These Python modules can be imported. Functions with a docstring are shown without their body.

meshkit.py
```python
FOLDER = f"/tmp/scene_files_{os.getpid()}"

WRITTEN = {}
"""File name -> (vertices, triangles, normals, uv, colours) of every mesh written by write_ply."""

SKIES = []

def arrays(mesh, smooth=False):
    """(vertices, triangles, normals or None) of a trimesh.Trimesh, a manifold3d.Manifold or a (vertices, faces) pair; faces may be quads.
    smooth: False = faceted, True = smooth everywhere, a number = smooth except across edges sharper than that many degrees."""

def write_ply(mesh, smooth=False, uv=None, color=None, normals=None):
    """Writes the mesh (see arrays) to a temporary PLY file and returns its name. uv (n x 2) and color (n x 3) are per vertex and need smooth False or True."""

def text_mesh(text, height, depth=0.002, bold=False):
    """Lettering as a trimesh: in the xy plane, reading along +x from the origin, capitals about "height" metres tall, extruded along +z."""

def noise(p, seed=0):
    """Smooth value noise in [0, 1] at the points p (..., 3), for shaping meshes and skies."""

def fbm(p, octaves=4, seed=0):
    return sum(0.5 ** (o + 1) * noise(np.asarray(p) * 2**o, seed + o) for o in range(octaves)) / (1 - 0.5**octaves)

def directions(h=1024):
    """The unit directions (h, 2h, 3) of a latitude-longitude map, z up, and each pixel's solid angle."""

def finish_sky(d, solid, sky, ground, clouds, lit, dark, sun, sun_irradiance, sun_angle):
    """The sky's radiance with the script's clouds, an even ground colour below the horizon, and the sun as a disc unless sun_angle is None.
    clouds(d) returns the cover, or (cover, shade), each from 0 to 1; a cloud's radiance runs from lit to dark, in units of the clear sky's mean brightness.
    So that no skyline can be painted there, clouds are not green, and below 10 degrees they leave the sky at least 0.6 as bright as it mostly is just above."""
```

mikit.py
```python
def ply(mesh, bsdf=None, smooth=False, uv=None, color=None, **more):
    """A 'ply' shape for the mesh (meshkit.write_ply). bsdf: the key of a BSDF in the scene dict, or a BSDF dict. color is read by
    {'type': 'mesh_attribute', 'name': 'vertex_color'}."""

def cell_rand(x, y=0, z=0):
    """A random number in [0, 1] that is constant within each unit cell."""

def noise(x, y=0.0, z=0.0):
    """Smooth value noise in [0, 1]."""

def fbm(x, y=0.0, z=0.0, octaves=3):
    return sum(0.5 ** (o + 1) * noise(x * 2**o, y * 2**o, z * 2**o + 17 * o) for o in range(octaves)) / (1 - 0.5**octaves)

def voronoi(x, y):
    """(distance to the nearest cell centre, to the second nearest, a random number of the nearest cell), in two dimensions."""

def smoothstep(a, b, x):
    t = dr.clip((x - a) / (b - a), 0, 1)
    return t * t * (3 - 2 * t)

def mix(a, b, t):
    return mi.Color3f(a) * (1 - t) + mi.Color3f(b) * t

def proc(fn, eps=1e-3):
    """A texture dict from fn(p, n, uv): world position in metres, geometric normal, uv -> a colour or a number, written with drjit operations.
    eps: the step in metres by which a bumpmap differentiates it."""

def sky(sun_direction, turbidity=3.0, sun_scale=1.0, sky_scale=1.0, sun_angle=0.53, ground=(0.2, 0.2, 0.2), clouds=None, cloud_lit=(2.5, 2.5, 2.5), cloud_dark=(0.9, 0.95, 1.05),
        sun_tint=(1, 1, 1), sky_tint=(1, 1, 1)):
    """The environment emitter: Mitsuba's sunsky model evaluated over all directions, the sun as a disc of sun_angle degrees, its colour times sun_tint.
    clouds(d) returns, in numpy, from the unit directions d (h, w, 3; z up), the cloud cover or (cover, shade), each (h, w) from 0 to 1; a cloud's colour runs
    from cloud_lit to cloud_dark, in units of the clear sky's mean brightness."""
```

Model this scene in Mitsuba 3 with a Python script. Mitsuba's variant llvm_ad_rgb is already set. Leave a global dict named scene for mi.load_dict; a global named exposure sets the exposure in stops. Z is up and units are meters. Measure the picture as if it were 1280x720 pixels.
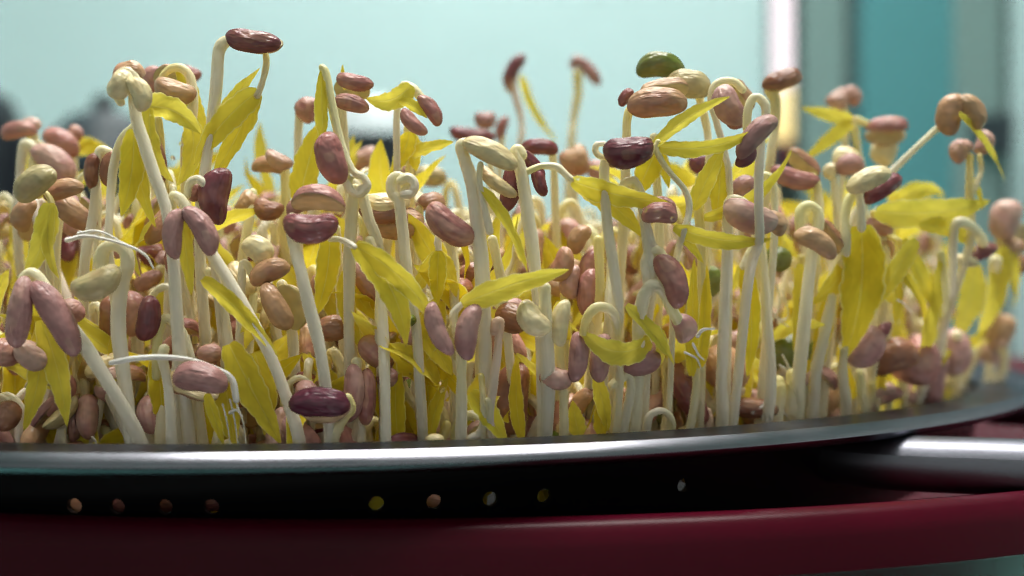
import math, random
import numpy as np, trimesh, manifold3d, drjit as dr, mitsuba as mi, mikit, meshkit
from mikit import noise, fbm, mix, smoothstep, cell_rand
T = mi.ScalarTransform4f
MM = 0.001

# ------------------------------------------------------------------ camera, lamps, exposure
scene, labels = {'type': 'scene'}, {}
exposure = -0.55
scene['camera'] = {'type': 'thinlens', 'fov': 50.0, 'fov_axis': 'x', 'aperture_radius': 0.0014, 'focus_distance': 0.123,
                   'near_clip': 0.01, 'far_clip': 30.0,
                   'to_world': T().look_at(origin=[0, 0, 0.14], target=[0, 1, 0.14], up=[0, 0, 1])}
LAMPS = [dict(x=0.10, y=0.16, z=1.25, w=0.8, d=0.55, power=25.0),       # frosted ceiling lamp almost straight above the colander
         dict(x=0.0, y=1.35, z=1.7, w=1.2, d=0.25, power=36.0)]        # a second one nearer the pale wall
WINDOW_GLOW, BULB_GLOW = (1.9, 1.65, 1.75), (1.9, 1.45, 0.55)

# ------------------------------------------------------------------ materials
def const(c): return {'type': 'rgb', 'value': list(c)}
def two(d): return {'type': 'twosided', 'b': d}

def plain(name, c, rough=0.6, spec=0.3, **k):
    scene[name] = two({'type': 'principled', 'base_color': const(c) if not isinstance(c, dict) else c, 'roughness': rough, 'specular': spec, **k})

def mm(p, s): return p.x * s * 1000, p.y * s * 1000, p.z * s * 1000

def skin(name, a, b, c, flesh, rough=0.33):
    # a bean half: mottled seed coat outside, pale flesh with a coat-coloured edge inside (uv.y), every bean its own tone (whole part of uv.x)
    a, b, c, flesh = (mi.Color3f(*x) for x in (a, b, c, flesh))
    def fn(p, n, uv):
        s, u = dr.floor(uv.x), uv.x - dr.floor(uv.x)
        r, r2 = cell_rand(s, 3), cell_rand(s, 11)
        m = fbm(*mm(p, 0.55), octaves=3)
        g = fbm(u * 3 + s * 7.3, uv.y * 26, 1.0, octaves=2)                    # streaks along the bean
        k = mix(a, b, smoothstep(0.2, 0.8, 0.55 * m + 0.45 * g + 0.5 * (r - 0.5)))
        k = mix(k, c, smoothstep(0.5, 0.8, fbm(*mm(p + 0.01, 0.3)) + 0.25 * (r2 - 0.5)))
        peel = smoothstep(0.58, 0.68, fbm(u * 2.4 + s * 3.1, uv.y * 5 + s, 2.0, octaves=3) + 0.16 * (r2 - 0.6))      # patches where the coat has rubbed off
        k = mix(k, mix(c, flesh, 0.3), 0.4 * peel)
        k = k * (0.88 + 0.24 * noise(*mm(p, 2.2)))
        f = flesh * (0.85 + 0.3 * noise(*mm(p, 1.2)))
        return mix(k, f, smoothstep(0.60, 0.68, uv.y + 0.05 * (m - 0.5)))
    def bump(p, n, uv):
        u = uv.x - dr.floor(uv.x)
        return fbm(*mm(p, 1.3), octaves=3) + 0.8 * fbm(u * 5, uv.y * 30, dr.floor(uv.x), octaves=2)
    scene[name] = two({'type': 'bumpmap', 't': mikit.proc(bump, 2e-5), 'scale': 0.0002,
                       'b': {'type': 'principled', 'base_color': mikit.proc(fn), 'roughness': rough, 'specular': 0.4, 'clearcoat': 1.0, 'clearcoat_gloss': 0.97}})

CREAM = (0.62, 0.50, 0.26)
skin('maroon_skin', (0.14, 0.028, 0.04), (0.23, 0.06, 0.068), (0.28, 0.10, 0.085), (0.58, 0.42, 0.2), 0.28)
skin('purple_skin', (0.10, 0.016, 0.036), (0.17, 0.03, 0.06), (0.24, 0.07, 0.09), (0.40, 0.2, 0.13), 0.26)
skin('rose_skin', (0.35, 0.13, 0.115), (0.46, 0.21, 0.175), (0.52, 0.28, 0.21), (0.58, 0.38, 0.2))
skin('brown_skin', (0.20, 0.07, 0.04), (0.31, 0.13, 0.07), (0.38, 0.18, 0.10), (0.52, 0.34, 0.15))
skin('dusk_skin', (0.33, 0.155, 0.145), (0.44, 0.23, 0.205), (0.50, 0.28, 0.24), (0.60, 0.44, 0.25), 0.4)
skin('tan_skin', (0.46, 0.25, 0.13), (0.52, 0.32, 0.17), (0.42, 0.19, 0.12), CREAM)
skin('pink_skin', (0.50, 0.27, 0.23), (0.56, 0.36, 0.28), (0.44, 0.2, 0.19), CREAM, 0.38)
skin('olive_skin', (0.46, 0.38, 0.17), (0.54, 0.45, 0.24), (0.42, 0.28, 0.13), CREAM)
skin('cream_skin', (0.74, 0.60, 0.30), (0.80, 0.69, 0.40), (0.66, 0.48, 0.26), (0.66, 0.52, 0.2))
skin('green_skin', (0.08, 0.115, 0.012), (0.13, 0.17, 0.025), (0.16, 0.17, 0.04), (0.2, 0.2, 0.05), 0.25)

def stem(name, low, high, trans=0.55):
    low, high = mi.Color3f(*low), mi.Color3f(*high)
    def fn(p, n, uv):
        s, u = dr.floor(uv.x), uv.x - dr.floor(uv.x)
        fibre = fbm(u * 14 + s, uv.y * 3, s, octaves=2)
        k = mix(low, high, smoothstep(0.35, 0.95, uv.y + 0.3 * (cell_rand(s, 5) - 0.5)))
        return k * (0.93 + 0.08 * fibre + 0.06 * (cell_rand(s, 9) - 0.5))
    scene[name] = {'type': 'blendbsdf', 'weight': 0.5,
                   'a': {'type': 'principledthin', 'base_color': mikit.proc(fn), 'roughness': 0.3, 'diff_trans': 2 * trans, 'eta': 1.45},
                   'b': two({'type': 'principled', 'base_color': mikit.proc(fn), 'roughness': 0.22, 'specular': 0.6, 'flatness': 0.5, 'clearcoat': 0.6, 'clearcoat_gloss': 0.9})}
stem('pale_stem', (0.88, 0.83, 0.70), (0.90, 0.84, 0.56))
stem('yellow_stem', (0.90, 0.83, 0.60), (0.88, 0.79, 0.36))
stem('green_stem', (0.90, 0.85, 0.66), (0.86, 0.82, 0.46))
stem('pink_stem', (0.86, 0.76, 0.64), (0.78, 0.57, 0.44))
stem('white_root', (0.88, 0.86, 0.80), (0.88, 0.86, 0.80), 0.4)

def leaf_colour(p, n, uv):
    s, u = dr.floor(uv.x), uv.x - dr.floor(uv.x)
    hue = cell_rand(s, 1) * 0.0 + (s - 16 * dr.floor(s / 16)) / 15                 # pale lemon to deep yellow
    k = mix(mi.Color3f(0.85, 0.76, 0.12), mi.Color3f(0.76, 0.59, 0.014), hue)
    t = dr.abs(u * 2 - 1)
    ribs = noise((uv.y * 22 - t * 7), s, 0)                                        # side veins, slanting from the midrib
    k = k * (0.84 + 0.06 * ribs + 0.22 * fbm(*mm(p, 0.5)))
    k = mix(k, mi.Color3f(0.62, 0.60, 0.06), 0.25 * smoothstep(0.5, 0.75, fbm(*mm(p + 0.02, 0.22))))
    k = mix(k, mi.Color3f(0.30, 0.17, 0.05), 0.7 * smoothstep(0.965, 0.99, uv.y + 0.03 * (cell_rand(s, 4) - 0.6)))      # browned tip
    return mix(k, mi.Color3f(0.90, 0.86, 0.45), 0.6 * smoothstep(0.86, 0.98, t) + 0.3 * (1 - smoothstep(0.0, 0.06, t)))
def leaf_relief(p, n, uv):
    s, u = dr.floor(uv.x), uv.x - dr.floor(uv.x)
    t = dr.abs(u * 2 - 1)
    return 0.25 * noise(uv.y * 22 - t * 7, s, 0) + fbm(*mm(p, 0.9), octaves=2) - 0.6 * (1 - smoothstep(0.0, 0.08, t))
scene['leaf'] = {'type': 'bumpmap', 't': mikit.proc(leaf_relief, 3e-5), 'scale': 0.0001,
                 'b': {'type': 'principledthin', 'base_color': mikit.proc(leaf_colour), 'roughness': 0.24, 'diff_trans': 0.75, 'eta': 1.45}}
scene['water'] = {'type': 'dielectric', 'int_ior': 1.33}
SKINS = ('maroon', 'purple', 'rose', 'brown', 'dusk', 'tan', 'pink', 'olive', 'cream', 'green')
TONES = dict(p='pale_stem', y='yellow_stem', g='green_stem', k='pink_stem', w='white_root')

def steel_smudge(p, n, uv): return 0.03 + 0.08 * fbm(*mm(p, 0.12), octaves=3)
scene['steel'] = two({'type': 'roughconductor', 'material': 'Cr', 'specular_reflectance': const((0.42, 0.44, 0.47)), 'distribution': 'ggx', 'alpha': mikit.proc(steel_smudge)})
scene['dull_steel'] = two({'type': 'roughconductor', 'material': 'Cr', 'specular_reflectance': const((0.27, 0.29, 0.32)), 'distribution': 'ggx', 'alpha': 0.17})
plain('black_enamel', (0.004, 0.004, 0.005), 0.3, 0.15)
def red_fn(p, n, uv): return mi.Color3f(0.055, 0.0010, 0.008) * (0.85 + 0.3 * fbm(*mm(p, 0.06)))
plain('red_plastic', mikit.proc(red_fn), 0.34, 0.14)
def wall_fn(p, n, uv): return mi.Color3f(0.60, 0.78, 0.80) * (0.94 + 0.12 * fbm(p.x * 3, p.z * 3, p.y * 3))
plain('teal_paint', mikit.proc(wall_fn), 0.7, 0.2)
plain('white_paint', (0.72, 0.72, 0.70), 0.7, 0.2)
plain('counter_top', (0.22, 0.58, 0.53), 0.35, 0.4)
plain('door_teal', (0.10, 0.31, 0.34), 0.5, 0.3)
plain('grey_teal', (0.22, 0.33, 0.32), 0.6, 0.3)
plain('dark_grey', (0.08, 0.12, 0.12), 0.6, 0.3)
plain('black_pot', (0.012, 0.013, 0.018), 0.4, 0.4)
plain('blue_black', (0.03, 0.045, 0.055), 0.5, 0.4)
plain('white_enamel', (0.72, 0.74, 0.78), 0.3, 0.5)
plain('magenta_cloth', (0.30, 0.07, 0.13), 0.8, 0.2)
plain('room_far', (0.48, 0.47, 0.47), 0.8, 0.1)

# ------------------------------------------------------------------ names
used = {}
def key_for(name):
    n = used.get(name, 0); used[name] = n + 1
    return name if n == 0 else f'{name}_{n:03d}'
def tag(key, label, cat=None, group=None, kind=None):
    labels[key] = {k: v for k, v in dict(label=label, category=cat, group=group, kind=kind).items() if v}
def put(key, mesh, bsdf, smooth=True, uv=None, **more):
    scene[key] = mikit.ply(mesh, bsdf, smooth=smooth, uv=uv, **more)

# ------------------------------------------------------------------ plant shapes (millimetres in, metres out)
seed_no = [0]
def new_seed():
    seed_no[0] += 1
    return seed_no[0]

def catmull(pts, per):
    p = np.asarray(pts, float)
    if len(p) == 2: p = np.array([p[0], (p[0] + p[1]) / 2, p[1]])
    q = np.vstack([2 * p[0] - p[1], p, 2 * p[-1] - p[-2]])
    t = np.linspace(0, 1, per, endpoint=False)[:, None]
    out = []
    for i in range(1, len(q) - 2):
        a, b, c, d = q[i - 1:i + 3]
        out.append(0.5 * (2 * b + (c - a) * t + (2 * a - 5 * b + 4 * c - d) * t ** 2 + (3 * b - a - 3 * c + d) * t ** 3))
    return np.vstack(out + [p[-1:]])

def tube(pts, r0, r1, per=6, sides=10, wob=0.07, rng=None):
    """A soft round stalk from pts[0] (its upper end, radius r0) to pts[-1] (radius r1), closed by rounded ends; uv.y runs from 1 at the top to 0."""
    c = catmull(pts, per)
    n = len(c)
    if rng is not None and n > 8:                                       # small kinks
        k = np.cumsum(rng.normal(0, 1, (n, 3)), 0); k -= np.linspace(0, 1, n)[:, None] * k[-1]
        c = c + k * 0.045 * r0 * np.sin(np.linspace(0, np.pi, n))[:, None]
    t = np.gradient(c, axis=0); t /= np.linalg.norm(t, axis=1, keepdims=True) + 1e-9
    a = np.cross(t[0], [0.31, 0.2, 0.93]); a /= np.linalg.norm(a)
    A = []
    for i in range(n):
        a = a - t[i] * (a @ t[i]); a /= np.linalg.norm(a); A.append(a)
    A = np.array(A); B = np.cross(t, A)
    s = np.linspace(0, 1, n)
    ph = rng.uniform(0, 6.3) if rng is not None else 0
    rad = (r0 + (r1 - r0) * s) * (1 + wob * np.sin(s * 9 + ph) + 0.6 * wob * np.sin(s * 23 + 2 * ph))
    caps0, caps1 = [(-0.95, 0.18), (-0.75, 0.62), (-0.4, 0.9)], [(0.4, 0.9), (0.75, 0.62), (0.95, 0.18)]
    C = np.vstack([[c[0] + t[0] * rad[0] * o for o, _ in caps0], c, [c[-1] + t[-1] * rad[-1] * o for o, _ in caps1]])
    R = np.concatenate([[rad[0] * k for _, k in caps0], rad, [rad[-1] * k for _, k in caps1]])
    A = np.vstack([np.repeat(A[:1], 3, 0), A, np.repeat(A[-1:], 3, 0)]); B = np.vstack([np.repeat(B[:1], 3, 0), B, np.repeat(B[-1:], 3, 0)])
    S = np.concatenate([[0, 0, 0], s, [1, 1, 1]])
    n = len(C); k = sides + 1
    an = np.linspace(0, 2 * np.pi, k)
    v = C[:, None] + R[:, None, None] * (np.cos(an)[None, :, None] * A[:, None] + np.sin(an)[None, :, None] * B[:, None])
    uv = np.stack(np.broadcast_arrays(new_seed() + 0.01 + 0.98 * np.abs(1 - 2 * an / (2 * np.pi))[None, :], 1 - S[:, None]), -1)
    i, j = np.meshgrid(np.arange(n - 1), np.arange(sides), indexing='ij')
    f = np.stack([i * k + j, (i + 1) * k + j, (i + 1) * k + j + 1, i * k + j + 1], -1).reshape(-1, 4)
    return (v.reshape(-1, 3) * MM, f), uv.reshape(-1, 2)

def bean_half(c, a, n, hw, dome, rng, nl=18, nr=20):
    """One seed half: centre c, half length vector a, outward normal n of the rounded side, half width hw, dome height; the flat side is slightly hollow."""
    c, a, n = (np.asarray(x, float) for x in (c, a, n))
    L = np.linalg.norm(a); ax = a / L
    n = n - ax * (n @ ax); n /= np.linalg.norm(n)
    w = np.cross(n, ax)
    th = np.linspace(0.02, np.pi - 0.02, nl)
    s = -np.cos(th)
    prof = np.maximum(1 - np.abs(s) ** 2.9, 0) ** 0.5
    prof = prof * (1 + 0.10 * s * rng.uniform(-1, 1))
    an = np.linspace(0, 2 * np.pi, nr + 1)
    cw, cn = np.cos(an), np.sin(an)
    cn = np.where(cn > 0, dome * np.abs(cn) ** 0.9, -0.34 * dome * np.abs(cn) ** 0.7 * (1 - 0.55 * (1 - np.abs(cw)) ))
    bend = rng.uniform(0.08, 0.24) * hw * rng.choice([-1, 1])
    bow = rng.uniform(0.0, 0.12) * L
    lump = 1 + 0.035 * np.sin(3 * th[:, None] + rng.uniform(0, 6)) * np.sin(2 * an[None, :] + rng.uniform(0, 6)) + 0.02 * np.sin(7 * th[:, None] + rng.uniform(0, 6) + 3 * an[None, :])
    v = c + (s * L)[:, None, None] * ax + (prof[:, None] * lump)[..., None] * (hw * cw[None, :, None] * w + cn[None, :, None] * n) \
        + ((1 - s ** 2) * bend * 2)[:, None, None] * w + ((0.5 - s ** 2) * bow)[:, None, None] * n
    region = np.where(np.sin(an) >= 0, 0.5 - 0.5 * np.sin(an), 0.5 - 0.5 * np.sin(an))
    uv = np.stack(np.broadcast_arrays(new_seed() + 0.02 + 0.96 * (s[:, None] + 1) / 2, region[None, :]), -1)
    k = nr + 1
    i, j = np.meshgrid(np.arange(nl - 1), np.arange(nr), indexing='ij')
    f = np.stack([i * k + j, (i + 1) * k + j, (i + 1) * k + j + 1, i * k + j + 1], -1).reshape(-1, 4)
    return (v.reshape(-1, 3) * MM, f[:, ::-1]), uv.reshape(-1, 2)

def whole_bean(c, a, r, rng, nl=16, nr=20):
    c, a = np.asarray(c, float), np.asarray(a, float)
    L = np.linalg.norm(a); ax = a / L
    n = np.cross(ax, [0.2, 0.9, 0.3]); n /= np.linalg.norm(n); w = np.cross(n, ax)
    th = np.linspace(0.02, np.pi - 0.02, nl); s = -np.cos(th)
    prof = np.maximum(1 - np.abs(s) ** 2.4, 0) ** 0.5
    an = np.linspace(0, 2 * np.pi, nr + 1)
    rr = r * (1 + 0.05 * np.cos(an * 2 + rng.uniform(0, 6)) + 0.02 * np.sin(an * 3))
    v = c + (s * L)[:, None, None] * ax + prof[:, None, None] * rr[None, :, None] * (np.cos(an)[None, :, None] * w + np.sin(an)[None, :, None] * n)
    uv = np.stack(np.broadcast_arrays(new_seed() + 0.02 + 0.96 * (s[:, None] + 1) / 2, 0.25 + 0.2 * np.sin(an)[None, :]), -1)
    k = nr + 1
    i, j = np.meshgrid(np.arange(nl - 1), np.arange(nr), indexing='ij')
    f = np.stack([i * k + j, (i + 1) * k + j, (i + 1) * k + j + 1, i * k + j + 1], -1).reshape(-1, 4)
    return (v.reshape(-1, 3) * MM, f[:, ::-1]), uv.reshape(-1, 2)

def leaf_blade(B, Tp, n, hw, bend, curl, fold, hue, rng, nu=18, nv=10, crumple=0.13):
    """A lance-shaped seedling leaf from its foot B to its tip Tp, folded along the midrib, with a slightly wavy margin."""
    B, Tp, n = (np.asarray(x, float) for x in (B, Tp, n))
    d = Tp - B; L = np.linalg.norm(d); d /= L
    n = n - d * (n @ d); n /= np.linalg.norm(n)
    s = np.linspace(0, 1, nu)
    side = np.cross(d, n)
    arch = 4 * s * (1 - s)
    C = B + d * (s * L)[:, None] - side * (bend * arch)[:, None] + n * (curl * arch)[:, None]
    w = hw * 1.72 * (s + 0.012) ** 0.5 * np.maximum(1 - s, 0) ** 0.85
    w = np.minimum(w, hw) * 0.85 + 0.15 * w + 0.12 * hw * (1 - s) * (s < 1)
    rag = 1 + 0.10 * np.sin(s * 17 + rng.uniform(0, 6)) * np.sin(s * 41 + rng.uniform(0, 6))
    w = w * rag
    tg = np.gradient(C, axis=0); tg /= np.linalg.norm(tg, axis=1, keepdims=True)
    tw = rng.uniform(-0.35, 0.35)
    nn = n - tg * (tg @ n)[:, None]; nn /= np.linalg.norm(nn, axis=1, keepdims=True)
    sd = np.cross(tg, nn)
    ca, sa = np.cos(tw * (s - 0.3)), np.sin(tw * (s - 0.3))
    sd, nn = sd * ca[:, None] + nn * sa[:, None], nn * ca[:, None] - sd * sa[:, None]
    t = np.linspace(-1, 1, nv + 1)
    wave = 0.10 * np.sin(s[:, None] * 11 + rng.uniform(0, 6) + 1.5 * t[None, :]) * t[None, :] ** 2 + 0.05 * np.sin(s[:, None] * 23 + rng.uniform(0, 6)) * np.abs(t[None, :])
    x = np.cos(fold * 0.8) * t + 0 * t
    z = np.sin(fold) * (np.sqrt(t * t + 0.02) - 0.14) - 0.10 * t * t
    v = C[:, None] + w[:, None, None] * (x[None, :, None] * sd[:, None] + (z[None, :, None] + wave[..., None] * (0.5 + 1.5 * fold)) * nn[:, None])
    q = np.stack(np.broadcast_arrays(s[:, None] * L / (1.1 * hw) + rng.uniform(0, 99), t[None, :] * 1.3 + rng.uniform(0, 99), 0.5), -1)
    v = v + ((meshkit.fbm(q, 3) - 0.5) * 2 * crumple * w[:, None] * (0.4 + np.abs(t[None, :])))[..., None] * nn[:, None]
    sn = new_seed() * 16 + int(round(np.clip(hue + rng.uniform(-0.08, 0.08), 0, 1) * 15))
    uv = np.stack(np.broadcast_arrays(sn + 0.005 + 0.99 * (t[None, :] + 1) / 2, s[:, None]), -1)
    k = nv + 1
    i, j = np.meshgrid(np.arange(nu - 1), np.arange(nv), indexing='ij')
    f = np.stack([i * k + j, (i + 1) * k + j, (i + 1) * k + j + 1, i * k + j + 1], -1).reshape(-1, 4)
    return (v.reshape(-1, 3) * MM, f), uv.reshape(-1, 2)

def grow(kind, label, cat, group, parts, rng, fine=True):
    """One sprout (or bean, or tuft of roots): every stem, seed half and leaf a part of its own."""
    root = key_for(kind)
    tag(root, label, cat, group)
    count = {}
    def part(name):
        m = count.get(name, 0); count[name] = m + 1
        return f'{root}__{name}' + (f'_{m:03d}' if m else '')
    single = len(parts) == 1
    for q in parts:
        if q[0] == 's':
            m, uv = tube(q[3], q[1], q[2], 6 if fine else 4, 12 if fine else 8, rng=rng)
            put(part('stem'), m, TONES[q[4]], uv=uv)
        elif q[0] == 'c':
            m, uv = bean_half(q[1], q[2], q[3], q[4], q[5], rng, *((20, 24) if fine else (12, 14)))
            put(part('seed_half'), m, q[6] + '_skin', uv=uv)
        elif q[0] == 'l':
            m, uv = leaf_blade(*q[1:], rng, *((30, 14) if fine else (14, 6)))
            put(part('leaf'), m, 'leaf', uv=uv)
        elif q[0] == 'b':
            m, uv = whole_bean(q[1], q[2], q[3], rng)
            put(root if single else part('bean'), m, q[4] + '_skin', uv=uv)
        elif q[0] == 'w':
            m = trimesh.creation.icosphere(3, 1.0)
            m.vertices[:] = (np.array(m.vertices) * [1, 1, 1.12] * q[2] + q[1]) * MM
            put(part('water_drop'), m, 'water')
        elif q[0] == 'r':
            m, uv = tube(q[2], q[1], q[1] * 0.5, 6, 6, rng=rng)
            put(part('root'), m, 'white_root', uv=uv)
    return root

# ------------------------------------------------------------------ the setting: counter, walls, doorway (outside and behind the depth of focus)
def box(x0, x1, y0, y1, z0, z1, r=0.0):
    m = trimesh.creation.box((x1 - x0, y1 - y0, z1 - z0)); m.apply_translation(((x0 + x1) / 2, (y0 + y1) / 2, (z0 + z1) / 2))
    return m
def setting(key, mesh, bsdf, **k):
    put(key, mesh, bsdf, smooth=False, **k); labels[key] = {'kind': 'structure'}
YW = 2.0
K = YW / 1.372 / 1000                                                           # metres per photo pixel at the back wall
def wx(px): return (px - 640) * K
setting('wall', box(-1.6, wx(957), YW, YW + 0.12, -0.5, 2.2), 'teal_paint')
setting('ceiling', box(-1.6, 1.8, -1.2, YW + 1.0, 2.2, 2.25), 'white_paint')
setting('side_wall', box(-1.66, -1.6, -1.2, YW + 0.12, -0.5, 2.2), 'white_paint')
setting('rear_wall', box(-1.66, 1.8, -1.0, -0.9, -0.5, 2.2), 'room_far')
setting('right_wall', box(1.8, 1.9, -1.3, YW + 1.0, -0.5, 2.2), 'white_paint')
setting('counter', box(-1.2, 1.2, 0.10, 1.3, -0.03, 0.0), 'counter_top')

# beyond the wall's edge: a doorway with a bright window strip, a curtained door and its frame
def doorway():
    put('doorway__jamb', box(wx(957), wx(963), YW - 0.01, YW + 0.12, -0.5, 2.2), 'dark_grey', smooth=False)
    put('doorway__frame', box(wx(1008), wx(1060), YW + 0.02, YW + 0.10, -0.5, 2.2), 'grey_teal', smooth=False)
    put('doorway__edge', box(wx(1060), wx(1078), YW + 0.03, YW + 0.10, -0.5, 2.2), 'dark_grey', smooth=False)
    tag('doorway', 'grey green door frame standing between the pale wall and the teal door', 'door frame')
    put('teal_door__panel', box(wx(1078), wx(1190), YW + 0.0, YW + 0.05, -0.5, 2.2), 'door_teal', smooth=False)
    put('teal_door__stile', box(wx(1190), wx(1246), YW - 0.02, YW + 0.05, -0.5, 2.2), 'grey_teal', smooth=False)
    put('teal_door__latch', box(wx(1206), wx(1246), YW - 0.07, YW - 0.022, 0.14 + 165 * K, 0.14 + 210 * K), 'blue_black', smooth=False)
    put('teal_door__hinge_post', box(wx(1246), wx(1258), YW - 0.01, YW + 0.05, -0.5, 2.2), 'dark_grey', smooth=False)
    tag('teal_door', 'teal door with a grey green upright and a dark latch, out of focus at right', 'door')
    setting('wall_beyond', box(wx(1258), 1.8, YW, YW + 0.1, -0.5, 2.2), 'teal_paint')
    setting('far_room_wall', box(wx(900), wx(1280), YW + 0.5, YW + 0.55, -0.5, 2.2), 'grey_teal')
    w = box(wx(640 + 321 * 1.22), wx(640 + 374 * 1.22), YW + 0.44, YW + 0.46, 0.14 + 250 * K, 1.6)
    put('lit_window', w, 'white_paint', smooth=False, emitter={'type': 'area', 'radiance': const(WINDOW_GLOW)})
    tag('lit_window', 'narrow overexposed white window strip in the doorway', 'window')
    b = trimesh.creation.icosphere(3, 0.054); b.apply_scale((1, 1, 1.1)); b.apply_translation((wx(993) * 1.1, YW + 0.2, 0.14 + 214 * K * 1.1))
    put('lamp_bulb__globe', b, 'white_paint', emitter={'type': 'area', 'radiance': const(BULB_GLOW)})
    c = trimesh.creation.cylinder(0.034, 0.05); c.apply_translation((wx(993) * 1.1, YW + 0.2, 0.14 + 166 * K * 1.1))
    put('lamp_bulb__socket', c, 'magenta_cloth', smooth=30)
    c = trimesh.creation.cylinder(0.012, 0.5); c.apply_translation((wx(993) * 1.1, YW + 0.2, 0.14 + 158 * K * 1.1 - 0.25))
    put('lamp_bulb__stand', c, 'dark_grey', smooth=30)
    tag('lamp_bulb', 'warm yellow lamp glowing in the doorway above a dull magenta socket', 'lamp')
doorway()

def lathe(profile, n=64):
    return trimesh.creation.revolve(np.array(profile), sections=n)
def at(mesh, x, y, z=0.0):
    mesh = mesh.copy(); mesh.apply_translation((x, y, z)); return mesh

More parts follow.
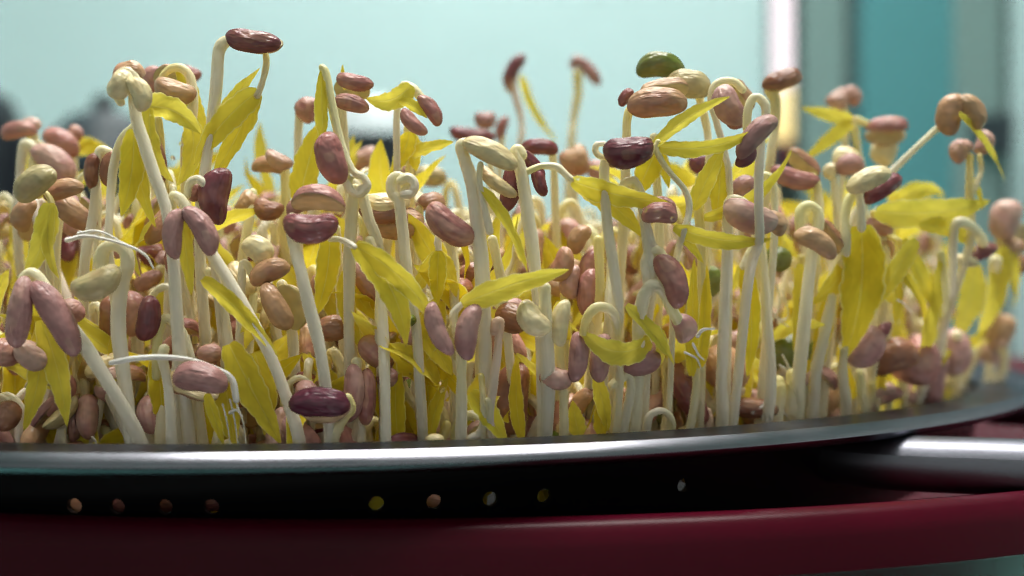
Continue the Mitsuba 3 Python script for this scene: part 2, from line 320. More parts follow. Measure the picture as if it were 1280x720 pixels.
# things on the counter far behind, only soft dark blurs in the photograph
def blurred_things():
    put('black_canister__body', at(lathe([[0, 0], [0.075, 0], [0.078, 0.01], [0.078, 0.24], [0.068, 0.27], [0.045, 0.285], [0.04, 0.29], [0, 0.29]]), -0.414, 0.75), 'black_pot', smooth=30)
    put('black_canister__cap', at(lathe([[0, 0.29], [0.042, 0.29], [0.042, 0.32], [0.036, 0.325], [0, 0.325]]), -0.414, 0.75), 'black_pot', smooth=30)
    tag('black_canister', 'black bottle-shaped container, out of focus at the left edge', 'container')
    put('dark_pot__body', at(lathe([[0, 0], [0.03, 0], [0.037, 0.02], [0.04, 0.17], [0.042, 0.222], [0.042, 0.226], [0, 0.226]]), -0.297, 0.8), 'black_pot', smooth=30)
    put('dark_pot__lid', at(lathe([[0.043, 0.227], [0.043, 0.232], [0.037, 0.250], [0.024, 0.264], [0.01, 0.269], [0, 0.2695]]), -0.297, 0.8), 'blue_black', smooth=30)
    put('dark_pot__knob', at(lathe([[0, 0.27], [0.007, 0.27], [0.009, 0.276], [0.006, 0.280], [0, 0.281]]), -0.297, 0.8), 'black_pot', smooth=30)
    tag('dark_pot', 'dark pot with a domed blue-black lid, out of focus at upper left', 'pot')
    put('white_lidded_pot__body', at(lathe([[0, 0], [0.03, 0], [0.033, 0.02], [0.033, 0.25], [0.034, 0.262], [0, 0.262]]), -0.1115, 0.9), 'black_pot', smooth=30)
    put('white_lidded_pot__lid', at(lathe([[0.036, 0.263], [0.036, 0.275], [0.030, 0.287], [0.016, 0.294], [0, 0.296]]), -0.1115, 0.9), 'white_enamel', smooth=30)
    tag('white_lidded_pot', 'dark jar with a bluish white rounded lid, out of focus behind the curved leaf', 'jar')
blurred_things()

# the ceiling lamp that lights the table (above the frame)
def ceiling_lamp(L, label):
    k = key_for('ceiling_lamp')
    put(k + '__housing', box(L['x'] - L['w'] / 2 - 0.02, L['x'] + L['w'] / 2 + 0.02, L['y'] - L['d'] / 2 - 0.02, L['y'] + L['d'] / 2 + 0.02, L['z'] + 0.004, L['z'] + 0.06), 'white_paint', smooth=False)
    v = np.array([[-1, -1, 0], [1, -1, 0], [1, 1, 0], [-1, 1, 0.0]]) * [L['w'] / 2, L['d'] / 2, 0] + [L['x'], L['y'], L['z']]
    put(k + '__diffuser', (v, np.array([[0, 2, 1], [0, 3, 2]])), 'white_paint', smooth=False, emitter={'type': 'area', 'radiance': const([L['power'] * c for c in (1.0, 0.98, 0.93)])})
    for x in (-0.2, 0.2):
        put(f'{k}__rod{"" if x < 0 else "_001"}', box(L['x'] + x - 0.01, L['x'] + x + 0.01, L['y'] - 0.01, L['y'] + 0.01, L['z'] + 0.06, 2.2), 'white_paint', smooth=False)
    tag(k, label, 'lamp')
ceiling_lamp(LAMPS[0], 'white frosted ceiling lamp hanging above the colander')
ceiling_lamp(LAMPS[1], 'long white ceiling lamp hanging in front of the pale wall')

# ------------------------------------------------------------------ colander and the red basin it stands in
CX, CY, RIM = -0.035, 0.241, 0.124
def colander():
    flange = [[0.1262, -0.0014], [0.1270, -0.0004], [0.1285, 0.0], [0.1335, -0.0002], [0.1352, 0.0001], [0.1360, -0.0005], [0.1363, -0.0012], [0.1358, -0.0020], [0.1346, -0.0023], [0.1334, -0.0016], [0.1290, -0.0013], [0.1262, -0.0014]]
    put('colander__rim', at(lathe(flange, 240), CX, CY, RIM), 'steel', smooth=45)
    outer = [[0.1270, -0.0015], [0.1255, -0.011], [0.121, -0.0155], [0.108, -0.0230], [0.085, -0.030], [0.05, -0.0335], [0.0, -0.0345]]
    inner = [[0.0, -0.0337], [0.0497, -0.0327], [0.0845, -0.0292], [0.1074, -0.0223], [0.1203, -0.0149], [0.1247, -0.0108], [0.1262, -0.0015]]
    prof = np.array(outer + inner)[::-1]
    shell = manifold3d.Manifold.revolve(manifold3d.CrossSection([prof.tolist()]), 240)
    if shell.volume() < 0 or shell.num_tri() == 0:
        shell = manifold3d.Manifold.revolve(manifold3d.CrossSection([prof[::-1].tolist()]), 240)
    drills = []
    angles = [-95.0, -92.9, -90.6, -88.4, -80.6, -77.8, -75.0, -72.2, -64.2] + [-38 + 12 * b + 2.7 * k for b in range(17) for k in range(4)]   # the upper row: groups of four
    if True:
        for a in map(math.radians, angles):
            c = manifold3d.Manifold.cylinder(0.02, 0.00082, 0.00082, 20, True).rotate([0, 90, 0]).rotate([0, 0, math.degrees(a)])
            drills.append(c.translate([0.1255 * math.cos(a), 0.1255 * math.sin(a), -0.0069]))
    for row, rr in enumerate((0.117, 0.098, 0.07)):
        for k in range(44):
            a = 2 * math.pi * (k + 0.5 * row) / 44
            c = manifold3d.Manifold.cylinder(0.02, 0.0013, 0.0013, 12, True).rotate([0, 90 + 20 * row, 0]).rotate([0, 0, math.degrees(a)])
            drills.append(c.translate([rr * math.cos(a), rr * math.sin(a), (-0.018, -0.0265, -0.0325)[row]]))
    shell = shell - manifold3d.Manifold.compose(drills)
    m = shell.to_mesh(); m = trimesh.Trimesh(m.vert_properties[:, :3], m.tri_verts)
    put('colander__bowl', at(m, CX, CY, RIM), 'black_enamel', smooth=30)
    path = [(37.5, 150, 118.2), (41, 141, 118.4), (46.5, 135, 118.6), (56, 131.5, 118.7), (70, 129, 118.6), (84, 132, 118.8), (98, 145, 119.2), (104, 165, 119.4), (97, 186, 119.2), (86, 196, 119)]
    hm, uv = tube(path, 3.4, 3.4, 8, 24, wob=0.0)
    put('colander__handle', hm, 'dull_steel', uv=uv)
    tag('colander', 'black perforated colander with a shiny steel rim and side handle, full of bean sprouts', 'colander')
colander()

def basin():
    prof = [[0.0, 0.004], [0.085, 0.004], [0.098, 0.03], [0.128, 0.062], [0.163, 0.092], [0.1905, 0.1115], [0.1945, 0.1148], [0.1962, 0.1164], [0.1985, 0.1168], [0.1998, 0.1160], [0.2006, 0.1140], [0.2009, 0.1104],
            [0.2001, 0.1100], [0.1990, 0.1135], [0.1975, 0.1150], [0.1955, 0.1132], [0.192, 0.1098], [0.164, 0.0895], [0.130, 0.0595], [0.100, 0.027], [0.087, 0.0], [0.0, 0.0]]
    put('red_basin', at(lathe(prof, 240), -0.018, 0.3085), 'red_plastic', smooth=50)
    tag('red_basin', 'dark red plastic basin with a rolled rim, under the black colander', 'basin')
basin()

# ------------------------------------------------------------------ the sprouts one can tell apart (millimetres; kind, label, category, group, parts)
# parts: ('s', radius at top, radius at foot, points from the top down, tone) stem; ('c', centre, half length, outward normal, half width, dome, coat) seed half;
#        ('l', foot, tip, normal, half width, bend, arch, fold, hue) leaf; ('b', centre, half length, radius, coat) whole bean; ('r', radius, points) root; ('w', centre, radius) water drop
SPROUTS = [
('bean_sprout', 'tallest sprout with a glossy maroon bean level on its crook and long yellow leaves below', 'sprout', None, [
  ('s',np.float64(0.66),np.float64(0.64),[[-31.7,123.0,167.8],[-32.5,123.0,167.3],[-33.0,123.0,166.0],[-33.3,123.0,162.4],[-33.9,123.0,157.9],[-34.5,123.0,153.3],[-35.0,123.0,145.4],[-35.3,127.1,131.4],[-35.5,131.2,117.5]],'p'),
  ('c',[-29.0,123.0,167.8],[3.11,0.0,-0.44],[0.06,-0.91,0.42],np.float64(1.34),np.float64(1.39),'maroon'),
  ('c',[-29.0,125.0,168.2],[2.97,0.0,-0.47],[-0.07,0.91,-0.42],np.float64(1.11),np.float64(1.15),'tan'),
  ('s',np.float64(0.35),np.float64(0.38),[[-27.9,124.0,166.9],[-27.7,124.0,165.3],[-28.2,124.0,163.2],[-28.8,124.0,161.7]],'y'),
  ('l',[-28.7,124.0,162.2],[-35.6,123.0,153.8],[0.38,-0.9,-0.2],np.float64(1.99),np.float64(-0.7),np.float64(0.5),0.45,0.35),
  ('l',[-29.0,125.0,162.2],[-34.3,126.0,152.5],[-0.34,-0.94,0.09],np.float64(2.14),np.float64(0.6),np.float64(0.6),0.35,0.55),
  ('l',[-35.0,127.0,157.8],[-29.1,127.0,165.5],[-0.21,-0.97,0.16],np.float64(1.34),np.float64(0.0),np.float64(0.4),0.4,0.3)]),
('bean_sprout', 'blurred cream sprout head curled over, on a stout pale stem at the upper left', 'sprout', None, [
  ('s',np.float64(0.48),np.float64(0.75),[[-41.7,117.0,159.8],[-42.4,117.0,161.1],[-42.0,117.0,162.6],[-40.9,117.0,163.0],[-40.1,117.0,161.8],[-40.3,117.0,159.8],[-39.6,117.0,156.4],[-38.2,117.0,152.3],[-36.9,117.0,148.4],[-36.2,117.0,143.4],[-35.6,117.0,134.9],[-35.4,119.5,126.2],[-35.3,122.1,117.5]],'p'),
  ('c',[-41.4,116.0,161.5],[0.85,0.0,1.46],[-0.3,-0.94,0.17],np.float64(1.26),np.float64(1.31),'cream'),
  ('c',[-39.3,115.0,160.3],[0.72,0.0,-1.79],[0.16,-0.98,0.07],np.float64(1.06),np.float64(1.11),'cream'),
  ('c',[-41.1,118.0,162.7],[1.69,0.0,0.3],[-0.15,-0.5,0.85],np.float64(1.53),np.float64(1.59),'tan')]),
('bean_sprout', 'stout leaning stem with two dusky rose bean halves hanging from its bent top at left', 'sprout', None, [
  ('s',np.float64(0.52),np.float64(0.76),[[-37.1,119.0,148.5],[-36.9,119.0,149.6],[-36.3,119.0,149.9],[-35.2,119.0,148.5],[-32.8,119.0,144.2],[-29.5,119.0,138.6],[-26.2,119.0,132.5],[-24.1,119.0,127.0],[-23.1,119.0,123.5],[-22.7,120.6,117.5]],'p'),
  ('c',[-35.4,116.0,145.7],[0.19,0.0,2.7],[-0.17,-0.98,0.01],np.float64(1.07),np.float64(1.12),'dusk'),
  ('c',[-33.1,116.0,146.0],[1.48,0.0,-2.56],[0.18,-0.98,0.1],np.float64(1.21),np.float64(1.26),'dusk'),
  ('l',[-35.9,119.0,148.0],[-34.7,119.0,139.0],[0.34,-0.94,0.05],np.float64(1.11),np.float64(0.0),np.float64(0.5),0.4,0.4)]),
('bean_sprout', 'pair of hanging yellow leaves beside the blurred cream head, left of centre', 'sprout', None, [
  ('l',[-41.7,121.0,157.5],[-43.1,121.0,147.8],[0.21,-0.98,-0.03],np.float64(1.8),np.float64(0.5),np.float64(0.5),0.25,0.6),
  ('l',[-41.6,122.0,157.3],[-39.5,122.0,146.6],[-0.3,-0.95,-0.06],np.float64(1.59),np.float64(-0.5),np.float64(0.5),0.25,0.55),
  ('s',np.float64(0.51),np.float64(0.49),[[-42.3,123.0,158.1],[-44.6,125.0,156.4],[-45.5,125.0,151.8],[-45.4,124.0,143.6],[-45.3,127.8,130.6],[-45.3,131.7,117.5]],'p')]),
('bean_sprout', 'crumpled bright yellow leaf cluster under the ring-shaped crook', 'sprout', None, [
  ('l',[-40.9,123.0,160.2],[-34.8,123.0,157.2],[0.08,-0.98,0.16],np.float64(2.09),np.float64(0.8),np.float64(1.1),0.7,0.15),
  ('l',[-40.2,122.0,159.9],[-37.9,123.0,151.8],[-0.3,-0.93,-0.2],np.float64(1.81),np.float64(-0.4),np.float64(1.0),0.6,0.2),
  ('l',[-36.6,125.0,159.1],[-38.1,125.0,151.7],[0.41,-0.91,-0.08],np.float64(1.71),np.float64(0.8),np.float64(0.8),0.5,0.3),
  ('w',[-37.39,121.0,154.29],np.float64(0.26)),
  ('w',[-36.21,120.0,155.74],np.float64(0.22)),
  ('c',[-41.0,126.0,154.9],[0.84,0.0,-2.91],[0.33,-0.94,0.09],np.float64(0.88),np.float64(0.91),'brown'),
  ('s',np.float64(0.56),np.float64(0.55),[[-41.0,127.0,159.4],[-40.6,128.0,153.1],[-40.1,133.3,135.3],[-39.8,138.5,117.5]],'y')]),
('bean_sprout', 'ring-shaped crook with a tan bean inside, left of the tallest sprout', 'sprout', None, [
  ('s',np.float64(0.44),np.float64(0.67),[[-40.6,128.0,163.1],[-40.8,128.0,164.5],[-39.8,128.0,165.6],[-38.4,128.0,165.6],[-37.5,128.0,164.3],[-37.2,128.0,161.5],[-37.5,128.0,158.8],[-38.1,128.0,154.9],[-39.2,133.5,136.2],[-39.9,139.1,117.5]],'y'),
  ('c',[-38.9,127.0,163.0],[2.38,0.0,-0.77],[0.08,-0.97,0.25],np.float64(1.44),np.float64(1.49),'tan'),
  ('c',[-40.7,131.0,164.8],[2.07,0.0,-0.36],[0.09,0.87,0.49],np.float64(1.32),np.float64(1.38),'tan'),
  ('l',[-38.8,129.0,166.1],[-35.4,130.0,155.9],[0.43,-0.9,0.05],np.float64(1.56),np.float64(-0.5),np.float64(0.4),0.3,0.35)]),
('bean_sprout', 'rose bean peeping from behind the ring-shaped crook', 'sprout', None, [
  ('c',[-46.4,142.0,166.9],[0.64,0.0,1.75],[-0.16,-0.98,0.06],np.float64(1.26),np.float64(1.31),'rose'),
  ('c',[-42.0,144.0,168.3],[1.24,0.0,-0.58],[0.0,-1.0,0.0],np.float64(1.05),np.float64(1.09),'rose'),
  ('s',np.float64(0.54),np.float64(0.53),[[-46.8,144.0,166.4],[-47.2,144.0,157.8],[-47.6,150.0,137.7],[-47.9,156.0,117.5]],'p')]),
('bean_sprout', 'round rose-brown bean on a thin straight stem, left of the tall folded leaf', 'sprout', None, [
  ('c',[-25.7,140.0,162.6],[0.87,0.0,1.5],[-0.15,-0.98,0.09],np.float64(1.45),np.float64(1.51),'rose'),
  ('c',[-25.6,142.0,163.2],[1.06,0.0,1.27],[0.13,0.98,-0.11],np.float64(1.26),np.float64(1.31),'tan'),
  ('s',np.float64(0.53),np.float64(0.52),[[-26.2,141.0,163.8],[-27.1,141.0,163.0],[-27.3,141.0,160.6],[-27.4,141.0,155.9],[-27.4,140.0,150.2],[-27.5,144.8,133.9],[-27.5,149.7,117.5]],'p')]),
('bean_sprout', 'tall folded leaf on a stem ending in a glassy loop by a matte brown bean', 'sprout', None, [
  ('s',np.float64(0.46),np.float64(0.48),[[-20.9,121.0,164.3],[-20.5,121.0,163.6],[-19.8,121.0,160.1],[-18.8,121.0,156.1],[-17.6,121.0,153.1],[-16.3,121.0,152.3],[-15.9,121.0,151.2],[-16.8,121.0,150.4],[-17.8,121.0,150.8],[-18.2,121.0,151.6]],'g'),
  ('s',np.float64(0.38),np.float64(0.41),[[-18.0,121.0,151.6],[-17.5,121.0,152.5],[-16.6,121.0,152.4],[-16.1,121.0,151.5],[-16.8,121.0,150.8]],'g'),
  ('l',[-20.7,121.0,156.2],[-20.9,121.0,164.7],[-0.34,-0.94,-0.01],np.float64(1.13),np.float64(0.0),np.float64(0.3),0.5,0.55),
  ('c',[-19.5,120.0,154.2],[0.82,0.0,-2.86],[0.08,-1.0,0.02],np.float64(1.58),np.float64(1.64),'rose'),
  ('s',np.float64(0.69),np.float64(0.67),[[-17.4,122.0,151.0],[-17.8,122.0,148.7],[-18.0,122.0,143.6],[-18.3,123.0,134.6],[-18.4,125.5,126.1],[-18.5,128.0,117.5]],'p'),
  ('s',np.float64(0.58),np.float64(0.71),[[-16.7,122.0,150.8],[-16.0,122.0,148.0],[-14.9,123.0,143.6],[-14.7,123.0,134.6],[-14.6,125.5,126.1],[-14.6,128.0,117.5]],'p'),
  ('w',[-17.2,118.0,152.3],np.float64(0.26)),
  ('w',[-15.65,118.0,152.38],np.float64(0.22))]),
('bean_sprout', 'split bean with pale yellow flesh showing, right of the tall folded leaf', 'sprout', None, [
  ('c',[-18.3,128.0,164.1],[2.19,0.0,-0.47],[0.07,-0.94,0.33],np.float64(0.99),np.float64(1.03),'rose'),
  ('c',[-19.1,131.0,163.6],[2.16,0.0,-0.38],[0.03,0.98,0.17],np.float64(1.26),np.float64(1.31),'cream'),
  ('c',[-18.6,127.0,161.2],[2.07,0.0,-0.52],[-0.08,-0.94,-0.33],np.float64(0.99),np.float64(1.02),'rose'),
  ('l',[-19.6,129.0,163.3],[-19.9,129.0,166.3],[-0.34,-0.94,-0.04],np.float64(0.5),np.float64(0.0),np.float64(0.2),0.3,0.3),
  ('s',np.float64(0.54),np.float64(0.53),[[-20.7,132.0,163.3],[-20.4,133.0,158.4],[-19.8,139.1,138.0],[-19.4,145.1,117.5]],'p')]),
('bean_sprout', 'curved yellow leaf with two rose bean halves dangling at its right', 'sprout', None, [
  ('s',np.float64(0.57),np.float64(0.36),[[-10.6,128.0,162.2],[-11.6,128.0,163.3],[-12.8,129.0,163.7],[-13.5,130.0,161.8],[-13.6,130.0,155.2],[-13.8,135.6,136.3],[-13.8,141.1,117.5]],'p'),
  ('l',[-11.7,127.0,163.5],[-17.0,127.0,162.0],[0.13,-0.87,-0.48],np.float64(1.71),np.float64(0.9),np.float64(0.6),0.5,0.2),
  ('l',[-13.0,127.0,161.8],[-9.8,127.0,159.6],[0.29,-0.87,0.41],np.float64(1.07),np.float64(0.0),np.float64(0.4),0.4,0.3),
  ('c',[-9.6,127.0,160.5],[1.22,0.0,-1.74],[0.07,-1.0,0.05],np.float64(0.88),np.float64(0.92),'rose'),
  ('c',[-11.2,126.0,159.1],[1.43,0.0,-1.43],[0.12,-0.98,0.12],np.float64(0.84),np.float64(0.87),'rose')]),
('bean_sprout', 'star of yellow leaves below the curved leaf, one tip pointing right', 'sprout', None, [
  ('l',[-12.2,131.0,156.0],[-6.8,129.0,157.2],[-0.39,-0.77,0.5],np.float64(1.39),np.float64(-0.3),np.float64(0.3),0.4,0.35),
  ('l',[-12.2,131.0,158.6],[-14.6,131.0,153.4],[-0.24,-0.97,0.11],np.float64(1.68),np.float64(0.6),np.float64(0.5),0.3,0.6),
  ('l',[-12.2,132.0,158.5],[-11.5,132.0,154.0],[0.0,-1.0,0.0],np.float64(1.44),np.float64(0.0),np.float64(0.2),0.3,0.6),
  ('s',np.float64(0.54),np.float64(0.53),[[-12.6,133.0,159.4],[-12.4,133.0,152.6],[-12.2,138.2,135.1],[-12.1,143.4,117.5]],'y')]),
('bean_sprout', 'two-tone maroon bean pair lying level on a stout leaning stem, left of centre', 'sprout', None, [
  ('c',[-21.1,115.0,146.8],[2.93,0.0,0.0],[0.0,-1.0,-0.09],np.float64(1.56),np.float64(1.62),'maroon'),
  ('c',[-20.8,118.0,148.9],[2.92,0.0,-0.2],[0.06,0.5,0.86],np.float64(1.66),np.float64(1.73),'rose'),
  ('c',[-23.4,120.0,148.6],[1.14,0.0,0.66],[-0.25,-0.87,0.43],np.float64(0.91),np.float64(0.95),'rose'),
  ('s',np.float64(0.55),np.float64(0.76),[[-23.6,118.0,147.6],[-23.9,118.0,146.7],[-23.4,118.0,144.8],[-22.2,117.0,140.9],[-20.9,117.0,135.7],[-20.1,117.0,131.5],[-19.7,118.8,124.0],[-19.9,120.9,117.5]],'p')]),
('bean_sprout', 'glossy dark purple bean low at the front just above the steel rim', 'sprout', None, [
  ('c',[-20.5,117.0,127.6],[3.32,0.0,-0.06],[0.0,-1.0,0.0],np.float64(1.58),np.float64(1.64),'purple'),
  ('c',[-20.1,117.1,127.6],[2.99,0.0,-0.05],[0.0,1.0,0.0],np.float64(1.45),np.float64(1.51),'rose'),
  ('s',np.float64(0.56),np.float64(0.61),[[-17.6,117.2,128.2],[-17.3,117.8,127.0],[-18.5,118.4,125.3],[-19.4,119.0,123.0],[-20.3,120.9,117.5]],'y')]),
('bean_sprout', 'thick stem with a tight round coil at its top, centre left', 'sprout', None, [
  ('s',np.float64(0.57),np.float64(0.67),[[-11.9,122.0,150.8],[-11.5,122.0,151.5],[-11.9,122.0,152.1],[-12.7,122.0,152.3],[-13.3,122.0,151.6],[-13.2,122.0,150.4],[-12.4,122.0,149.1],[-11.9,122.0,144.4],[-11.4,122.0,140.0],[-10.6,122.0,135.6],[-10.3,122.0,130.2],[-10.1,123.8,123.9],[-10.1,125.7,117.5]],'p'),
  ('s',np.float64(0.53),np.float64(0.52),[[-12.3,121.0,151.8],[-11.5,121.0,152.2],[-10.8,121.0,151.5],[-11.1,121.0,150.5],[-11.9,121.0,150.3]],'p'),
  ('c',[-14.4,125.0,149.7],[2.82,0.0,0.1],[-0.02,-0.77,0.64],np.float64(1.55),np.float64(1.61),'cream'),
  ('c',[-14.6,124.0,148.8],[2.71,0.0,0.09],[0.02,-0.87,-0.5],np.float64(1.15),np.float64(1.19),'brown'),
  ('c',[-13.3,127.0,147.6],[3.14,0.0,0.22],[-0.01,-1.0,0.09],np.float64(1.67),np.float64(1.74),'tan')]),
('bean_sprout', 'rose-brown kidney bean leaning on a short pale neck above a deep yellow leaf', 'sprout', None, [
  ('c',[-6.6,120.0,147.1],[2.55,0.0,-1.99],[-0.05,-1.0,-0.07],np.float64(1.58),np.float64(1.64),'rose'),
  ('s',np.float64(0.42),np.float64(0.41),[[-7.8,122.0,146.6],[-8.2,122.0,145.3],[-8.1,122.0,143.9]],'p'),
  ('l',[-8.1,121.0,144.1],[-8.3,121.0,137.9],[0.0,-1.0,-0.0],np.float64(1.32),np.float64(0.0),np.float64(0.3),0.35,0.75),
  ('l',[-8.1,123.0,144.0],[-6.3,124.0,138.9],[0.65,-0.75,0.08],np.float64(1.29),np.float64(0.0),np.float64(0.3),0.35,0.3),
  ('l',[-8.4,123.0,144.1],[-11.7,124.0,138.9],[0.41,-0.81,-0.42],np.float64(1.43),np.float64(0.0),np.float64(0.3),0.35,0.3),
  ('s',np.float64(0.59),np.float64(0.57),[[-8.0,124.0,148.0],[-6.7,125.0,143.6],[-6.7,125.0,136.4],[-6.7,127.8,126.9],[-6.7,130.5,117.5]],'p')]),
('bean_sprout', 'stout pale arch with two cream bean halves folded to the right, centre', 'sprout', None, [
  ('s',np.float64(0.71),np.float64(0.84),[[-3.8,120.0,155.2],[-4.8,120.0,155.7],[-5.6,120.0,155.4],[-5.2,120.0,154.0],[-4.4,120.0,151.2],[-4.0,120.0,147.0],[-3.5,120.0,142.6],[-3.1,120.0,136.5],[-2.9,122.8,127.0],[-2.8,125.6,117.5]],'p'),
  ('c',[-2.4,119.0,154.5],[2.96,0.0,-1.44],[-0.15,-0.94,-0.31],np.float64(1.2),np.float64(1.68),'cream'),
  ('c',[-1.6,121.0,151.8],[2.15,0.0,-1.68],[0.21,-0.94,0.27],np.float64(0.8),np.float64(0.83),'cream'),
  ('s',np.float64(0.34),np.float64(0.44),[[-3.4,119.0,153.4],[-3.5,119.0,151.3],[-2.9,119.0,148.5],[-2.4,119.0,146.1]],'p'),
  ('l',[-3.4,119.0,150.9],[1.7,119.0,141.6],[0.37,-0.91,0.2],np.float64(0.96),np.float64(0.4),np.float64(0.5),0.6,0.3),
  ('s',np.float64(0.54),np.float64(0.53),[[-2.2,123.0,145.4],[-1.1,124.0,140.0],[0.0,127.3,128.8],[0.5,130.6,117.5]],'p')]),
('bean_sprout', 'stem with dark maroon bean halves either side and a big leaf arching right', 'sprout', None, [
  ('s',np.float64(0.61),np.float64(0.78),[[1.1,121.0,154.6],[0.8,121.0,155.3],[0.4,121.0,155.0],[1.0,121.0,152.8],[1.8,121.0,147.9],[2.5,121.0,142.5],[3.2,121.0,134.7],[3.5,123.7,126.1],[3.6,126.3,117.5]],'p'),
  ('c',[-0.3,123.0,151.5],[0.53,0.0,3.0],[-0.17,-0.98,0.03],np.float64(1.14),np.float64(1.18),'maroon'),
  ('c',[2.1,123.0,153.8],[1.44,0.0,-1.72],[0.26,-0.94,0.22],np.float64(0.76),np.float64(0.79),'maroon'),
  ('c',[3.2,123.0,152.0],[0.49,0.0,-1.72],[0.33,-0.94,0.09],np.float64(0.76),np.float64(0.79),'maroon'),
  ('s',np.float64(0.38),np.float64(0.41),[[1.4,121.0,152.7],[3.2,121.0,153.4],[4.9,121.0,153.3],[6.5,121.0,152.0]],'g'),
  ('l',[6.6,121.0,151.8],[17.5,121.0,149.4],[-0.1,-0.88,-0.46],np.float64(1.8),np.float64(-0.2),np.float64(0.6),0.35,0.3),
  ('l',[6.8,122.0,151.6],[14.7,123.0,145.6],[0.33,-0.9,0.28],np.float64(1.97),np.float64(0.6),np.float64(0.5),0.3,0.4),
  ('w',[8.85,119.0,151.19],np.float64(0.22)),
  ('w',[7.11,119.0,151.97],np.float64(0.26))]),
('bean_sprout', 'rosy bean lying behind the paired dark maroon halves', 'sprout', None, [
  ('c',[3.5,140.0,157.7],[2.45,0.0,-0.09],[0.0,-1.0,0.0],np.float64(1.07),np.float64(1.11),'maroon'),
  ('s',np.float64(0.54),np.float64(0.52),[[5.2,142.0,157.8],[5.6,143.0,152.5],[6.3,148.2,135.0],[6.6,153.4,117.5]],'p')]),
('bean_sprout', 'maroon bean with a cream seam, beside a tiny pale coil, right of centre', 'sprout', None, [
  ('c',[12.5,118.0,155.0],[2.73,0.0,0.38],[0.03,-0.98,-0.21],np.float64(1.67),np.float64(1.74),'maroon'),
  ('c',[12.9,121.0,154.5],[2.69,0.0,0.47],[0.09,0.87,-0.49],np.float64(1.22),np.float64(1.27),'tan'),
  ('s',np.float64(0.34),np.float64(0.33),[[10.8,120.0,154.8],[9.8,120.0,154.3],[9.1,120.0,154.9],[9.3,120.0,155.6],[10.1,120.0,155.7],[10.4,120.0,155.1]],'p'),
  ('s',np.float64(0.53),np.float64(0.67),[[11.1,121.0,154.8],[10.2,121.0,153.8],[10.3,121.0,148.6],[11.1,121.0,142.6],[11.7,121.0,136.9],[11.7,126.0,132.9],[11.7,128.2,125.2],[11.7,130.5,117.5]],'p')]),
('bean_sprout', 'two lance-shaped leaves spread to the right beside the maroon bean with a seam', 'sprout', None, [
  ('l',[15.7,121.0,155.6],[24.1,121.0,161.1],[-0.23,-0.91,0.35],np.float64(1.17),np.float64(0.4),np.float64(0.6),0.5,0.15),
  ('l',[15.9,121.0,155.7],[27.0,120.0,157.4],[0.0,-0.86,-0.51],np.float64(1.32),np.float64(-0.9),np.float64(0.6),0.4,0.3),
  ('s',np.float64(0.34),np.float64(0.41),[[16.1,121.0,156.1],[15.9,121.0,155.2],[17.1,121.0,153.1],[19.0,121.0,150.8],[19.6,121.0,148.6],[18.7,121.0,145.3],[18.7,126.0,141.3],[18.7,129.5,129.4],[18.7,133.0,117.5]],'g')]),
('bean_sprout', 'pair of plump tan bean halves stacked level, under the green seed coat', 'sprout', None, [
  ('c',[16.4,124.0,160.7],[3.43,0.0,0.18],[0.01,-0.97,-0.26],np.float64(1.68),np.float64(1.75),'tan'),
  ('c',[17.6,127.0,162.8],[2.84,0.0,0.4],[-0.11,0.57,0.81],np.float64(1.64),np.float64(1.71),'tan'),
  ('s',np.float64(0.55),np.float64(0.54),[[14.0,126.0,160.8],[13.3,126.0,159.7],[13.1,126.0,155.6],[12.9,126.0,150.1],[12.5,130.8,133.8],[12.3,135.6,117.5]],'y'),
  ('c',[13.3,128.0,162.2],[0.7,0.0,0.99],[-0.14,-0.98,0.1],np.float64(0.66),np.float64(0.69),'maroon')]),
('bean_sprout', 'sprout wearing a torn dark green seed coat on an olive bean', 'sprout', None, [
  ('c',[18.0,133.0,166.3],[3.0,0.0,-0.21],[0.01,-0.98,0.17],np.float64(1.53),np.float64(2.14),'green'),
  ('c',[21.0,131.0,164.0],[2.76,0.0,-0.19],[-0.01,-0.98,-0.17],np.float64(1.75),np.float64(1.81),'olive'),
  ('l',[18.2,134.0,167.2],[20.7,134.0,167.3],[-0.04,-0.87,0.5],np.float64(0.68),np.float64(0.3),np.float64(0.3),0.2,0.9),
  ('s',np.float64(0.46),np.float64(0.57),[[22.7,134.0,163.8],[23.2,134.0,162.0],[23.8,134.0,159.0],[24.0,134.0,153.7],[24.3,139.4,135.6],[24.5,144.7,117.5]],'y')]),
('bean_sprout', 'white looped crook with a pale speckled bean, top right of centre', 'sprout', None, [
  ('s',np.float64(0.44),np.float64(0.39),[[26.9,128.0,163.1],[25.9,128.0,164.0],[24.4,128.0,164.1],[23.4,128.0,163.3],[23.2,128.0,161.5],[23.9,128.0,159.1],[24.8,128.0,155.9],[25.4,128.0,151.2],[26.2,133.0,134.3],[26.8,138.0,117.5]],'p'),
  ('c',[25.1,126.0,161.0],[1.21,0.0,-2.27],[0.12,-0.99,0.07],np.float64(1.58),np.float64(1.64),'dusk'),
  ('c',[27.0,130.0,162.7],[1.34,0.0,-1.72],[0.78,0.17,0.61],np.float64(1.53),np.float64(1.59),'tan'),
  ('c',[26.1,127.0,159.4],[1.3,0.0,0.47],[0.12,-0.94,-0.32],np.float64(0.74),np.float64(0.77),'rose')]),
('bean_sprout', 'narrow keyhole crook over a dusky maroon bean, top right of centre', 'sprout', None, [
  ('s',np.float64(0.46),np.float64(0.6),[[26.3,123.0,157.9],[26.4,123.0,159.9],[26.9,123.0,161.1],[27.6,123.0,161.2],[28.4,123.0,160.3],[28.3,123.0,158.6],[27.9,123.0,156.9],[27.6,123.0,153.9],[27.5,123.0,148.8],[27.8,123.8,145.4],[27.8,128.8,141.4],[27.4,132.9,129.5],[27.0,137.1,117.5]],'p'),
